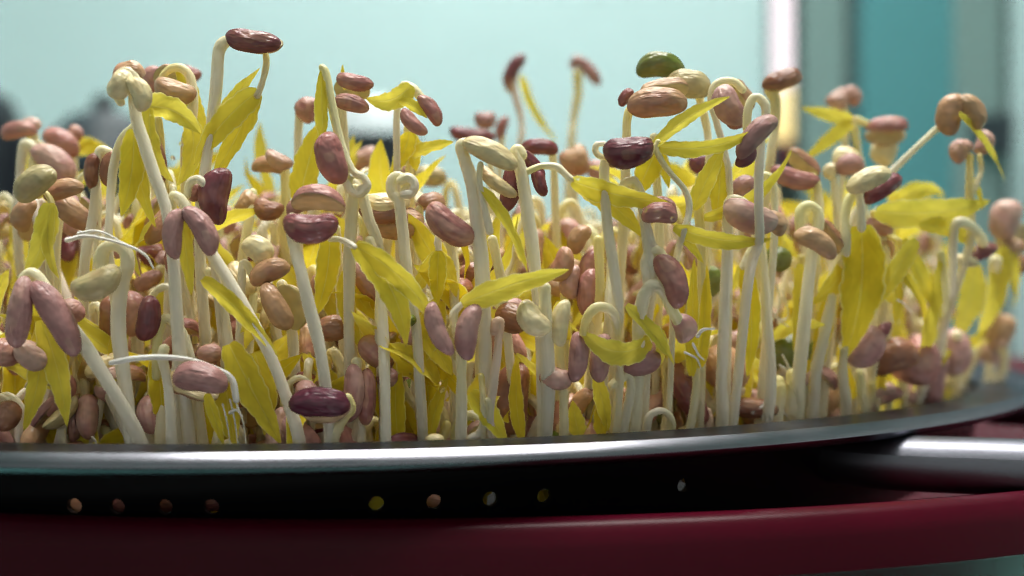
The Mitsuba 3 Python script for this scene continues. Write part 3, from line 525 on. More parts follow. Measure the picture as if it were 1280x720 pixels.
  ('c',[27.0,121.0,156.6],[2.07,0.0,2.29],[-0.06,-1.0,0.06],np.float64(1.2),np.float64(1.24),'dusk'),
  ('c',[25.8,122.0,154.8],[0.76,0.0,1.31],[-0.22,-0.97,0.13],np.float64(0.92),np.float64(0.96),'maroon')]),
('bean_sprout', 'brown hooded bean in front of the warm lamp', 'sprout', None, [
  ('c',[35.6,145.0,167.3],[2.63,0.0,0.8],[-0.25,-0.5,0.83],np.float64(1.62),np.float64(1.68),'brown'),
  ('c',[35.6,146.0,166.8],[2.17,0.0,0.88],[-0.0,1.0,0.0],np.float64(0.96),np.float64(1.0),'tan'),
  ('s',np.float64(0.77),np.float64(0.58),[[34.1,145.0,166.2],[34.7,145.0,164.5],[34.6,145.0,161.1],[34.0,145.0,155.9],[33.2,150.7,136.7],[32.7,156.4,117.5]],'y')]),
('bean_sprout', 'blurred starry yellow leaves reaching left in front of the doorway', 'sprout', None, [
  ('l',[50.3,162.0,164.8],[42.7,162.0,166.6],[-0.08,-0.94,-0.33],np.float64(1.38),np.float64(0.0),np.float64(0.4),0.3,0.35),
  ('l',[50.5,162.0,164.8],[42.9,162.0,158.7],[-0.11,-0.98,0.14],np.float64(1.44),np.float64(0.0),np.float64(0.5),0.3,0.35),
  ('l',[50.3,162.0,164.6],[51.0,162.0,158.4],[0.5,-0.87,0.06],np.float64(1.09),np.float64(0.0),np.float64(0.3),0.3,0.35),
  ('s',np.float64(0.46),np.float64(0.55),[[54.9,162.0,163.4],[52.0,162.0,164.3],[50.5,162.0,164.6],[51.2,162.0,160.1],[52.0,162.0,154.2],[52.9,167.4,135.8],[53.5,172.9,117.5]],'y'),
  ('c',[55.3,162.0,163.7],[3.18,0.0,0.22],[-0.07,-0.34,0.94],np.float64(1.62),np.float64(1.68),'rose'),
  ('c',[55.4,163.0,162.7],[3.09,0.0,0.11],[0.01,0.94,-0.34],np.float64(1.14),np.float64(1.18),'tan'),
  ('c',[56.3,165.0,160.2],[0.7,0.0,1.92],[-0.32,-0.94,0.12],np.float64(1.92),np.float64(2.0),'cream')]),
('bean_sprout', 'small pinkish white bean tip above the starry leaves, blurred', 'sprout', None, [
  ('c',[50.3,170.0,169.5],[1.42,0.0,1.19],[-0.11,-0.98,0.13],np.float64(1.51),np.float64(1.57),'pink'),
  ('c',[52.5,170.0,169.6],[1.33,0.0,-1.12],[0.11,-0.98,0.13],np.float64(1.38),np.float64(1.44),'pink'),
  ('s',np.float64(0.53),np.float64(0.52),[[51.5,170.0,168.7],[51.5,170.0,161.1],[51.5,176.5,139.3],[51.5,182.9,117.5]],'p')]),
('bean_sprout', 'round tan bean on a long thin slanting stem against the teal door', 'sprout', None, [
  ('c',[57.0,142.0,162.4],[0.58,0.0,2.73],[-0.33,-0.94,0.07],np.float64(1.65),np.float64(1.72),'tan'),
  ('c',[59.0,141.4,162.6],[1.37,0.0,-2.18],[0.15,-0.98,0.09],np.float64(1.36),np.float64(1.41),'tan'),
  ('s',np.float64(0.45),np.float64(0.48),[[57.3,143.0,161.9],[56.1,143.0,161.3],[53.2,143.0,158.7],[50.2,144.0,155.6],[46.5,145.0,151.9],[41.4,150.1,134.7],[38.3,155.2,117.5]],'p'),
  ('l',[56.6,139.1,162.1],[67.7,150.8,154.5],[0.73,-0.69,0.01],np.float64(0.99),np.float64(0.0),np.float64(0.7),0.5,0.15)]),
('bean_sprout', 'two small round pinkish beans beneath the round tan bean at right', 'sprout', None, [
  ('c',[60.7,148.0,158.3],[0.86,0.0,1.49],[-0.15,-0.98,0.09],np.float64(1.31),np.float64(1.37),'pink'),
  ('c',[63.7,149.0,159.8],[0.59,0.0,1.63],[-0.08,-1.0,0.03],np.float64(1.2),np.float64(1.25),'pink'),
  ('s',np.float64(0.51),np.float64(0.59),[[61.7,148.0,157.7],[61.7,148.0,152.9],[62.6,150.7,145.5],[60.5,157.1,131.5],[58.0,163.6,117.5]],'y'),
  ('s',np.float64(0.32),np.float64(0.41),[[63.0,148.0,157.8],[63.2,148.0,155.6],[62.1,148.0,152.9]],'y'),
  ('l',[61.9,148.0,154.9],[63.8,148.5,150.6],[0.35,-0.94,0.06],np.float64(0.69),np.float64(0.0),np.float64(0.2),0.3,0.3)]),
('bean_sprout', 'cream bean half lying on a maroon one, on a double neck at right', 'sprout', None, [
  ('c',[43.9,135.0,153.2],[2.7,0.0,1.2],[-0.07,-0.98,0.16],np.float64(1.3),np.float64(1.35),'cream'),
  ('c',[46.4,138.0,152.5],[2.53,0.0,1.46],[0.17,-0.94,-0.3],np.float64(1.39),np.float64(1.45),'maroon'),
  ('s',np.float64(0.6),np.float64(0.75),[[43.3,137.0,152.0],[42.1,137.0,151.0],[41.5,137.0,148.5],[41.5,137.0,144.5],[41.5,142.0,140.5],[41.5,145.4,129.0],[41.5,148.7,117.5]],'g'),
  ('s',np.float64(0.51),np.float64(0.54),[[42.4,136.0,152.7],[43.1,136.0,150.9],[43.3,136.0,147.4]],'g')]),
('bean_sprout', 'broad hanging yellow leaf over a dusky purple bean at right', 'sprout', None, [
  ('l',[43.5,137.0,147.8],[42.5,141.4,130.5],[0.12,-0.96,-0.25],np.float64(3.79),np.float64(0.7),np.float64(1.1),0.25,0.7),
  ('l',[43.7,138.0,147.4],[49.9,143.2,137.9],[-0.15,-0.83,-0.54],np.float64(2.71),np.float64(-0.6),np.float64(0.6),0.3,0.5),
  ('l',[43.8,139.0,147.1],[37.5,139.0,137.8],[0.28,-0.94,-0.19],np.float64(2.16),np.float64(1.1),np.float64(0.6),0.3,0.5),
  ('l',[51.5,139.7,146.1],[45.5,140.7,135.9],[0.18,-0.96,-0.21],np.float64(1.8),np.float64(-0.6),np.float64(0.6),0.25,0.25),
  ('c',[45.8,142.7,132.4],[1.73,0.0,2.47],[-0.07,-1.0,0.05],np.float64(1.98),np.float64(2.06),'dusk'),
  ('c',[48.7,144.7,133.5],[1.16,0.0,2.01],[-0.3,-0.94,0.17],np.float64(0.9),np.float64(0.93),'maroon'),
  ('s',np.float64(0.54),np.float64(0.83),[[42.5,140.5,132.2],[43.0,142.7,128.8],[44.8,147.4,122.8],[43.8,149.2,117.5]],'p')]),
('bean_sprout', 'long leaf pointing level to the right at the right edge of the crowd', 'sprout', None, [
  ('l',[47.0,142.0,149.9],[65.2,149.5,151.9],[0.39,-0.86,-0.34],np.float64(2.64),np.float64(-0.6),np.float64(0.8),0.3,0.2),
  ('l',[52.6,142.0,148.1],[66.0,155.5,144.3],[0.72,-0.69,0.07],np.float64(1.68),np.float64(1.2),np.float64(1.0),0.35,0.25),
  ('s',np.float64(0.45),np.float64(0.53),[[47.4,144.0,149.9],[48.8,145.0,147.4],[49.5,145.0,141.1],[49.2,149.3,129.3],[48.7,153.6,117.5]],'y')]),
('bean_sprout', 'pale crook over a dark maroon bean at the right edge', 'sprout', None, [
  ('s',np.float64(0.7),np.float64(0.64),[[66.7,155.6,145.4],[65.5,153.2,146.7],[62.1,148.4,148.2],[59.2,145.1,148.7],[58.1,144.4,148.0],[58.9,147.0,145.4],[61.6,154.7,137.7],[60.5,159.6,127.6],[58.7,164.4,117.5]],'p'),
  ('c',[65.7,154.9,144.7],[2.83,0.0,1.14],[0.1,-0.97,-0.24],np.float64(1.11),np.float64(1.15),'maroon'),
  ('c',[62.8,152.2,143.8],[1.86,0.0,-0.33],[0.11,-0.77,0.63],np.float64(0.87),np.float64(0.9),'cream')]),
('bean_sprout', 'greenish ring crook with a tan bean curled round it, right of centre', 'sprout', None, [
  ('s',np.float64(0.56),np.float64(0.84),[[35.7,136.0,146.7],[35.6,136.0,148.9],[36.1,136.0,149.9],[37.1,136.0,150.1],[38.0,136.0,149.1],[37.9,136.0,146.7],[37.1,136.0,143.0],[36.3,136.0,136.0],[36.0,137.7,129.0],[36.6,140.9,123.6],[35.6,142.7,117.5]],'g'),
  ('c',[36.7,133.0,145.2],[2.47,0.0,-1.54],[-0.09,-0.98,-0.15],np.float64(1.33),np.float64(1.38),'tan'),
  ('c',[39.6,137.0,146.4],[1.54,0.0,-1.97],[0.6,0.64,0.47],np.float64(1.55),np.float64(1.62),'brown')]),
('bean_sprout', 'plump rosy bean with a cream end bowed over a tall straight stem, right of centre', 'sprout', None, [
  ('c',[27.2,125.0,148.4],[3.08,0.0,-1.12],[0.0,-1.0,0.0],np.float64(1.73),np.float64(1.8),'pink'),
  ('c',[29.9,126.0,147.2],[1.35,0.0,-0.95],[0.1,-0.98,0.14],np.float64(1.21),np.float64(1.26),'tan'),
  ('s',np.float64(0.6),np.float64(0.71),[[26.8,127.0,149.8],[25.7,127.0,150.2],[25.0,127.0,149.4],[24.8,127.0,144.6],[24.5,127.0,136.3],[25.0,131.0,128.5],[25.6,133.7,123.6],[24.8,135.8,117.5]],'p')]),
('bean_sprout', 'deep yellow leaf hanging like a blade to the right of the tall straight stem', 'sprout', None, [
  ('l',[27.6,131.0,142.9],[28.4,132.8,129.0],[0.09,-0.99,-0.12],np.float64(1.54),np.float64(0.6),np.float64(0.6),0.25,0.75),
  ('l',[27.5,132.0,142.7],[26.0,133.0,139.0],[0.52,-0.74,-0.42],np.float64(1.01),np.float64(0.0),np.float64(0.2),0.3,0.3),
  ('s',np.float64(0.33),np.float64(0.4),[[29.8,131.0,146.7],[28.8,131.0,145.2],[27.9,131.0,143.6],[27.5,131.0,142.5]],'g'),
  ('s',np.float64(0.59),np.float64(0.7),[[29.6,133.0,146.6],[30.2,133.0,143.9],[30.7,133.0,136.1],[31.9,135.9,127.1],[31.5,139.9,117.5]],'p')]),
('bean_sprout', 'big arched leaf with two points in front, left of centre', 'sprout', None, [
  ('l',[-16.9,118.0,144.6],[-11.4,118.0,133.6],[0.23,-0.97,0.12],np.float64(2.05),np.float64(1.2),np.float64(1.2),0.3,0.4),
  ('l',[-16.7,118.0,144.4],[-8.4,119.0,136.2],[-0.18,-0.94,-0.3],np.float64(1.75),np.float64(1.6),np.float64(1.4),0.3,0.35),
  ('s',np.float64(0.34),np.float64(0.36),[[-19.9,120.0,145.4],[-18.4,119.0,145.2],[-16.9,118.0,144.4]],'p'),
  ('s',np.float64(0.57),np.float64(0.67),[[-15.8,122.0,145.3],[-14.9,122.0,141.8],[-14.3,121.0,134.7],[-13.8,120.0,124.3],[-14.0,121.8,117.5]],'p')]),
('bean_sprout', 'pair of deep yellow leaves hanging behind the two-tone maroon bean', 'sprout', None, [
  ('l',[-20.6,124.0,146.3],[-22.3,124.0,136.6],[0.17,-0.98,-0.03],np.float64(1.74),np.float64(0.5),np.float64(0.5),0.25,0.65),
  ('l',[-18.8,124.0,141.8],[-16.6,124.0,132.6],[-0.33,-0.94,-0.08],np.float64(1.44),np.float64(-0.6),np.float64(0.5),0.25,0.55),
  ('l',[-19.1,125.0,142.0],[-15.6,126.0,136.3],[0.36,-0.93,0.06],np.float64(1.27),np.float64(-0.4),np.float64(0.3),0.25,0.4),
  ('s',np.float64(0.56),np.float64(0.54),[[-20.2,126.0,146.8],[-20.0,127.0,141.9],[-19.8,130.6,129.7],[-19.6,134.2,117.5]],'p')]),
('bean_sprout', 'dusky bean halves forming a U with a leaf stretched level above them', 'sprout', None, [
  ('c',[-7.5,116.0,135.7],[-1.14,0.0,2.82],[-0.6,-0.77,-0.24],np.float64(1.1),np.float64(1.15),'dusk'),
  ('c',[-4.3,116.4,135.3],[0.53,0.0,3.01],[-0.25,-0.97,0.04],np.float64(1.23),np.float64(1.28),'dusk'),
  ('c',[-5.9,119.0,134.1],[-0.38,0.0,2.14],[-0.17,0.98,-0.03],np.float64(1.32),np.float64(1.37),'cream'),
  ('l',[-5.3,117.0,138.3],[6.2,118.0,142.0],[0.2,-0.9,-0.38],np.float64(1.89),np.float64(0.7),np.float64(0.8),0.4,0.3),
  ('s',np.float64(0.37),np.float64(0.4),[[-6.0,118.0,134.8],[-6.4,118.0,137.0],[-5.8,118.0,137.9],[-4.5,118.0,139.0]],'p'),
  ('s',np.float64(0.6),np.float64(0.62),[[-5.5,118.0,133.5],[-5.4,118.5,130.5],[-5.5,119.9,127.3],[-5.7,121.5,122.6],[-6.1,123.5,117.5]],'p')]),
('bean_sprout', 'ivory bean pair hugging a stout upright stem in the front middle', 'sprout', None, [
  ('c',[2.5,117.5,136.9],[1.43,0.0,-1.71],[0.13,-0.98,0.11],np.float64(1.39),np.float64(1.45),'cream'),
  ('c',[5.5,118.8,136.2],[0.36,0.0,2.57],[-0.34,-0.94,0.05],np.float64(1.01),np.float64(1.05),'cream'),
  ('s',np.float64(0.72),np.float64(0.81),[[3.5,118.0,140.0],[3.6,118.1,136.6],[3.9,121.1,130.3],[3.8,124.3,122.2],[3.2,126.2,117.5]],'p'),
  ('s',np.float64(0.58),np.float64(0.56),[[5.0,121.0,134.7],[5.6,122.2,129.3],[5.8,125.0,122.5],[5.3,126.9,117.5]],'y')]),
('bean_sprout', 'curled bright yellow leaf in front of dusky bean halves, front middle', 'sprout', None, [
  ('s',np.float64(0.53),np.float64(0.56),[[7.8,120.1,135.1],[8.1,119.5,136.7],[9.0,119.2,137.9],[10.3,119.7,137.9],[11.4,120.8,136.5],[12.0,123.2,131.9],[12.1,125.3,127.2],[11.6,129.3,117.5]],'y'),
  ('c',[7.1,121.1,132.4],[0.3,0.0,2.81],[-0.09,-1.0,0.01],np.float64(1.11),np.float64(1.15),'dusk'),
  ('c',[10.0,122.2,132.2],[0.38,0.0,2.74],[-0.17,-0.98,0.02],np.float64(1.13),np.float64(1.18),'dusk'),
  ('l',[15.5,123.4,134.2],[7.3,119.7,135.6],[0.33,-0.86,-0.4],np.float64(2.17),np.float64(1.5),np.float64(1.3),0.5,0.1),
  ('l',[12.5,120.4,138.1],[18.6,126.2,131.2],[0.68,-0.73,-0.01],np.float64(1.35),np.float64(-0.4),np.float64(1.1),0.6,0.1),
  ('l',[16.7,123.4,135.3],[16.7,125.5,130.9],[0.17,-0.9,-0.41],np.float64(0.92),np.float64(0.0),np.float64(0.5),0.4,0.1),
  ('l',[9.4,123.0,130.1],[11.1,126.7,123.4],[0.28,-0.87,-0.4],np.float64(1.2),np.float64(0.0),np.float64(0.4),0.3,0.5)]),
('bean_sprout', 'rose bean pressed against a white crook, right of the middle', 'sprout', None, [
  ('s',np.float64(0.57),np.float64(0.56),[[16.9,122.0,143.4],[16.2,122.0,144.1],[15.3,122.0,143.9],[14.8,122.0,142.5],[15.0,122.0,140.0],[15.0,127.0,136.0],[15.0,129.7,126.8],[15.0,132.4,117.5]],'p'),
  ('c',[17.3,121.1,140.7],[1.19,0.0,-2.95],[0.0,-1.0,0.0],np.float64(1.46),np.float64(1.51),'rose')]),
('bean_sprout', 'pale arched neck ending in a pinkish round bean, below the white crook', 'sprout', None, [
  ('s',np.float64(0.65),np.float64(0.75),[[18.8,124.0,136.2],[17.7,122.6,138.0],[16.6,121.4,139.6],[15.5,120.6,140.2],[14.6,120.8,139.1],[14.2,121.9,136.4],[14.4,125.1,130.0],[13.8,130.3,117.5]],'g'),
  ('c',[19.1,124.5,135.4],[0.59,0.0,-1.62],[0.16,-0.98,0.06],np.float64(1.34),np.float64(1.39),'pink')]),
('bean_sprout', 'short bare stem with a blunt bent tip at the front rim', 'sprout', None, [
  ('s',np.float64(0.51),np.float64(0.61),[[11.4,124.3,129.0],[12.3,124.4,129.7],[13.1,124.4,130.2],[13.5,125.2,128.9],[13.2,126.3,126.2],[12.6,127.6,122.3],[11.7,129.4,117.5]],'p')]),
('bean_sprout', 'thin pinkish stem with a rounded bare top near the front rim', 'sprout', None, [
  ('s',np.float64(0.53),np.float64(0.48),[[-1.9,120.0,135.3],[-1.8,120.0,136.1],[-1.3,120.0,136.2],[-1.5,120.0,133.9],[-2.0,120.0,129.5],[-2.5,121.4,125.8],[-2.2,122.4,122.9],[-2.6,124.4,117.5]],'k')]),
('bean_sprout', 'large dark reddish bean low behind the front stems, middle', 'sprout', None, [
  ('c',[0.5,129.0,127.0],[0.38,0.0,4.31],[-0.09,-1.0,0.01],np.float64(2.36),np.float64(2.45),'brown'),
  ('c',[-1.2,132.0,126.5],[0.62,0.0,2.32],[-0.48,-0.87,0.13],np.float64(1.44),np.float64(1.5),'maroon'),
  ('s',np.float64(0.54),np.float64(0.52),[[0.5,131.0,126.8],[0.9,132.0,121.0],[0.9,132.1,117.5]],'p')]),
('bean_sprout', 'blurred white crook with two greyish rose bean halves at the left edge', 'sprout', None, [
  ('s',np.float64(0.58),np.float64(0.82),[[-51.6,115.5,140.0],[-51.2,115.5,141.2],[-50.3,115.5,141.4],[-49.0,115.5,139.7],[-46.7,115.5,136.5],[-43.8,115.5,132.3],[-41.4,116.4,127.7],[-39.9,118.1,123.1],[-39.4,120.1,117.5]],'p'),
  ('c',[-51.4,114.5,137.5],[0.53,0.0,3.8],[-0.26,-0.97,0.04],np.float64(1.3),np.float64(1.35),'dusk'),
  ('c',[-47.7,114.5,136.8],[2.25,0.0,-3.9],[0.15,-0.98,0.09],np.float64(1.44),np.float64(1.5),'dusk'),
  ('l',[-50.4,117.5,136.6],[-47.9,118.2,125.0],[0.26,-0.96,0.0],np.float64(1.69),np.float64(0.5),np.float64(0.6),0.35,0.4),
  ('l',[-50.6,118.5,136.4],[-53.0,119.1,124.4],[0.41,-0.91,-0.12],np.float64(1.62),np.float64(0.5),np.float64(0.6),0.35,0.45)]),
('bean_sprout', 'smooth pale green bean half above a folded pale leaf at the left edge', 'sprout', None, [
  ('c',[-51.6,119.0,151.2],[1.99,0.0,1.67],[0.11,-0.98,-0.13],np.float64(1.5),np.float64(1.56),'olive'),
  ('c',[-49.8,122.0,150.7],[2.24,0.0,0.56],[-0.08,-0.94,0.33],np.float64(1.14),np.float64(1.18),'tan'),
  ('s',np.float64(0.3),np.float64(0.44),[[-52.2,121.0,150.1],[-51.5,121.0,150.6],[-50.8,121.0,149.5],[-50.8,121.0,147.5],[-51.0,121.0,141.8],[-51.1,124.6,129.6],[-51.2,128.1,117.5]],'y'),
  ('l',[-50.6,120.0,149.3],[-53.5,120.0,140.9],[0.32,-0.94,-0.11],np.float64(1.68),np.float64(0.7),np.float64(0.5),0.4,0.1),
  ('l',[-50.2,120.0,149.1],[-49.5,120.0,141.0],[-0.26,-0.97,-0.02],np.float64(1.27),np.float64(-0.6),np.float64(0.5),0.4,0.05)]),
('bean_sprout', 'broad crook with a smooth tan olive bean, left front', 'sprout', None, [
  ('c',[-43.6,115.0,140.8],[2.49,0.0,1.21],[0.08,-0.98,-0.16],np.float64(1.53),np.float64(1.59),'olive'),
  ('s',np.float64(0.74),np.float64(0.76),[[-44.0,118.0,141.9],[-44.1,118.0,143.6],[-43.2,118.0,144.6],[-41.9,118.0,144.1],[-41.5,118.0,142.4],[-42.1,118.0,140.0],[-42.4,118.0,134.8],[-41.5,118.0,128.0],[-41.0,118.1,123.5],[-40.7,120.1,117.5]],'p')]),
('bean_sprout', 'maroon bean hanging from a thin arched neck at left', 'sprout', None, [
  ('c',[-39.9,120.0,136.7],[0.44,0.0,2.5],[-0.14,-0.99,0.02],np.float64(1.28),np.float64(1.33),'maroon'),
  ('s',np.float64(0.42),np.float64(0.56),[[-39.8,121.0,138.9],[-39.0,121.0,139.8],[-37.9,121.0,140.0],[-37.2,121.0,138.8],[-36.9,121.0,133.8],[-36.9,121.0,127.7],[-36.9,123.9,117.5]],'p')]),
('bean_sprout', 'round brown bean pair behind the stem of the tan olive bean', 'sprout', None, [
  ('c',[-46.4,127.0,136.5],[0.19,0.0,2.68],[-0.17,-0.98,0.01],np.float64(1.5),np.float64(1.56),'brown'),
  ('c',[-44.5,128.0,137.0],[-0.09,0.0,2.7],[-0.17,-0.98,-0.01],np.float64(1.61),np.float64(1.67),'rose'),
  ('s',np.float64(0.53),np.float64(0.52),[[-47.1,129.0,136.4],[-47.1,130.0,130.7],[-47.1,131.9,124.1],[-47.1,133.8,117.5]],'p')]),
('bean_sprout', 'flat rose bean with a long white root across it, left front', 'sprout', None, [
  ('c',[-32.8,115.5,130.2],[2.9,0.0,-0.51],[0.0,-1.0,0.0],np.float64(1.6),np.float64(1.66),'dusk'),
  ('c',[-34.5,118.5,129.3],[2.84,0.0,-1.03],[-0.17,0.87,-0.47],np.float64(1.5),np.float64(1.56),'tan'),
  ('s',np.float64(0.29),np.float64(0.36),[[-41.8,114.5,132.2],[-39.2,114.5,132.7],[-36.6,115.5,132.8],[-34.0,116.5,132.4],[-31.5,117.5,131.3],[-30.0,117.5,130.2],[-29.5,117.5,128.0]],'w'),
  ('s',np.float64(0.52),np.float64(0.58),[[-37.2,117.5,133.5],[-37.4,117.5,132.6],[-37.0,117.5,130.6],[-36.5,117.5,126.3],[-36.5,118.0,123.1],[-36.4,120.0,117.5]],'p'),
  ('l',[-32.4,116.5,128.8],[-31.0,118.1,123.1],[0.31,-0.93,-0.18],np.float64(0.8),np.float64(0.0),np.float64(0.3),0.3,0.5)]),
('bean_sprout', 'arched pale neck behind the flat rose bean', 'sprout', None, [
  ('s',np.float64(0.53),np.float64(0.63),[[-39.5,122.0,130.2],[-39.1,121.0,133.8],[-38.5,121.0,136.3],[-37.6,121.0,136.6],[-36.5,121.0,135.1],[-35.5,121.0,132.1],[-34.7,121.0,127.7],[-34.2,123.9,117.5]],'g'),
  ('l',[-39.6,123.0,132.6],[-38.9,123.0,123.1],[0.14,-0.99,0.01],np.float64(1.63),np.float64(0.0),np.float64(0.4),0.25,0.6)]),
('bean_sprout', 'row of torn crumpled yellow leaves leaning left, left of centre at the front', 'sprout', None, [
  ('l',[-33.5,119.0,141.0],[-25.3,119.0,132.5],[0.25,-0.94,0.24],np.float64(1.38),np.float64(0.2),np.float64(0.9),0.7,0.25),
  ('l',[-31.2,121.0,133.8],[-25.2,120.0,122.9],[0.11,-0.98,0.15],np.float64(2.32),np.float64(0.0),np.float64(0.9),0.5,0.45),
  ('l',[-31.3,120.0,130.4],[-30.1,120.0,122.5],[-0.17,-0.98,-0.03],np.float64(2.04),np.float64(0.0),np.float64(0.5),0.4,0.5),
  ('l',[-28.4,121.0,132.9],[-27.3,121.0,123.7],[0.34,-0.94,0.04],np.float64(1.88),np.float64(0.5),np.float64(0.6),0.4,0.4),
  ('s',np.float64(0.58),np.float64(0.57),[[-33.9,123.0,141.8],[-32.5,124.0,136.4],[-31.8,124.0,129.2],[-31.4,127.3,117.5]],'p')]),
('bean_sprout', 'cluster of cream and tan beans behind the stout leaning stem', 'sprout', None, [
  ('c',[-28.8,124.0,144.2],[1.45,0.0,-1.22],[0.17,-0.97,0.2],np.float64(1.45),np.float64(1.51),'cream'),
  ('c',[-27.1,123.0,141.6],[2.21,0.0,0.98],[0.07,-0.98,-0.16],np.float64(1.27),np.float64(1.33),'tan'),
  ('s',np.float64(0.43),np.float64(0.53),[[-29.1,124.0,140.9],[-30.1,124.0,142.7],[-30.5,124.0,142.2],[-30.7,124.0,138.9],[-30.9,124.0,133.7],[-31.1,126.4,125.6],[-31.1,128.7,117.5]],'p')]),
('bean_sprout', 'open tan bean showing its yellow flesh, left of the big leaf', 'sprout', None, [
  ('c',[-26.1,122.0,138.0],[1.38,0.0,-2.59],[0.37,-0.91,0.2],np.float64(1.28),np.float64(1.33),'tan'),
  ('c',[-25.1,124.0,137.8],[1.02,0.0,-2.51],[0.24,0.97,0.1],np.float64(1.59),np.float64(1.65),'cream'),
  ('s',np.float64(0.63),np.float64(0.62),[[-26.2,125.0,140.4],[-25.2,126.0,134.5],[-24.8,126.0,127.1],[-24.6,128.7,117.5]],'p')]),
('bean_sprout', 'long rose bean halves hanging together near the front rim, left of centre', 'sprout', None, [
  ('c',[-17.8,121.0,128.4],[0.34,0.0,3.25],[-0.09,-1.0,0.01],np.float64(1.2),np.float64(1.24),'dusk'),
  ('c',[-16.2,122.0,127.9],[0.11,0.0,3.2],[-0.34,-0.94,0.01],np.float64(1.04),np.float64(1.08),'rose'),
  ('s',np.float64(0.54),np.float64(0.52),[[-17.3,122.0,131.8],[-16.9,123.0,123.9],[-16.8,123.3,117.5]],'p')]),
('bean_sprout', 'long leaf in a narrow V, pointing down to the rim at right', 'sprout', None, [
  ('l',[56.5,145.7,143.6],[57.9,158.7,124.7],[0.53,-0.71,-0.45],np.float64(2.18),np.float64(-1.8),np.float64(1.2),0.8,0.3),
  ('s',np.float64(0.59),np.float64(0.67),[[56.8,145.4,144.5],[61.4,156.1,135.4],[64.3,165.8,125.5],[61.8,168.4,117.5]],'g')]),
('bean_sprout', 'dusky cone-shaped bean near the rim at right, beside the narrow V leaf', 'sprout', None, [
  ('c',[63.2,164.2,126.8],[0.79,0.0,4.48],[-0.17,-0.98,0.03],np.float64(2.19),np.float64(2.27),'dusk'),
  ('c',[66.7,166.4,130.3],[0.32,0.0,3.62],[-0.34,-0.94,0.03],np.float64(2.19),np.float64(2.28),'dusk'),
  ('s',np.float64(0.82),np.float64(0.8),[[66.7,164.5,132.8],[74.9,184.7,122.5],[72.9,186.2,117.5]],'p')]),
('bean_sprout', 'blurred pale rosy bean standing at the far right edge', 'sprout', None, [
  ('c',[75.7,168.0,150.3],[0.86,0.0,3.19],[-0.17,-0.98,0.04],np.float64(2.24),np.float64(2.33),'pink'),
  ('c',[78.5,171.0,147.5],[1.37,0.0,2.37],[-0.3,0.94,0.17],np.float64(1.99),np.float64(2.07),'tan'),
  ('s',np.float64(0.73),np.float64(0.71),[[74.7,168.0,147.3],[83.4,188.7,137.2],[81.2,193.1,127.4],[77.9,197.5,117.5]],'y')]),
('bean_sprout', 'group of bright yellow leaves at the far right edge, blurred', 'sprout', None, [
  ('l',[73.8,166.0,146.3],[74.9,177.7,131.6],[0.22,-0.77,-0.6],np.float64(2.54),np.float64(0.8),np.float64(0.9),0.3,0.3),
  ('l',[71.0,169.0,143.7],[67.5,169.0,131.4],[0.25,-0.97,-0.07],np.float64(3.19),np.float64(0.6),np.float64(0.8),0.3,0.2),
  ('l',[75.4,168.0,145.9],[84.7,186.8,135.9],[0.81,-0.53,-0.25],np.float64(2.42),np.float64(0.0),np.float64(1.2),0.3,0.35),
  ('c',[76.6,168.4,145.9],[2.45,0.0,0.17],[-0.07,-0.17,0.98],np.float64(1.58),np.float64(1.65),'tan'),
  ('c',[83.3,182.0,144.0],[0.35,0.0,1.96],[-0.17,-0.98,0.03],np.float64(1.75),np.float64(1.82),'brown'),
  ('s',np.float64(0.86),np.float64(0.89),[[73.1,166.0,144.1],[82.7,189.7,134.5],[82.2,190.4,122.5],[76.2,193.2,117.5]],'p')]),
('bean_sprout', 'orange brown bean low at the far right, blurred', 'sprout', None, [
  ('c',[83.9,188.0,132.6],[1.03,0.0,2.83],[-0.16,-0.98,0.06],np.float64(2.37),np.float64(2.46),'tan'),
  ('c',[82.9,189.5,129.0],[0.36,0.0,2.04],[-0.34,-0.94,0.06],np.float64(1.32),np.float64(1.38),'pink'),
  ('s',np.float64(0.83),np.float64(0.81),[[83.9,188.0,131.8],[83.7,188.2,124.9],[75.7,192.1,117.5]],'p')]),
('bean_sprout', 'two large round brown beans in the shade low at right', 'sprout', None, [
  ('c',[52.5,150.6,129.9],[3.2,0.0,1.16],[-0.03,-1.0,0.08],np.float64(2.31),np.float64(2.41),'brown'),
  ('c',[56.1,154.1,130.3],[2.38,0.0,2.84],[-0.13,-0.98,0.11],np.float64(2.96),np.float64(3.08),'rose'),
  ('s',np.float64(0.69),np.float64(0.67),[[54.6,154.0,128.8],[56.4,158.4,123.8],[55.1,160.3,117.5]],'p')]),
('bean_sprout', 'far maroon bean on a brown bent stem, above the middle of the crowd', 'sprout', None, [
  ('c',[0.5,185.0,176.7],[1.55,0.0,2.69],[-0.22,-0.97,0.13],np.float64(1.19),np.float64(1.23),'maroon'),
  ('c',[0.1,187.0,175.4],[0.4,0.0,2.28],[-0.0,1.0,0.0],np.float64(1.09),np.float64(1.13),'rose'),
  ('s',np.float64(0.58),np.float64(0.62),[[0.0,185.0,175.1],[0.7,185.0,171.7],[1.6,185.0,167.6],[1.3,185.0,161.6],[0.9,191.5,139.5],[0.7,198.1,117.5]],'k'),
  ('l',[1.6,188.0,176.4],[7.9,188.0,164.9],[0.37,-0.91,0.2],np.float64(1.13),np.float64(-1.6),np.float64(0.7),0.4,0.45)]),
('bean_sprout', 'far pale sprout with a dusky bean tipped down to the right, above the middle', 'sprout', None, [
  ('c',[13.3,196.0,178.9],[2.39,0.0,-2.65],[0.19,-0.97,0.17],np.float64(1.11),np.float64(1.15),'dusk'),
  ('s',np.float64(0.8),np.float64(0.72),[[11.7,196.0,178.3],[11.7,196.0,174.6],[10.9,196.0,170.0],[10.3,196.0,162.9],[9.5,202.7,140.2],[9.0,209.5,117.5]],'y'),
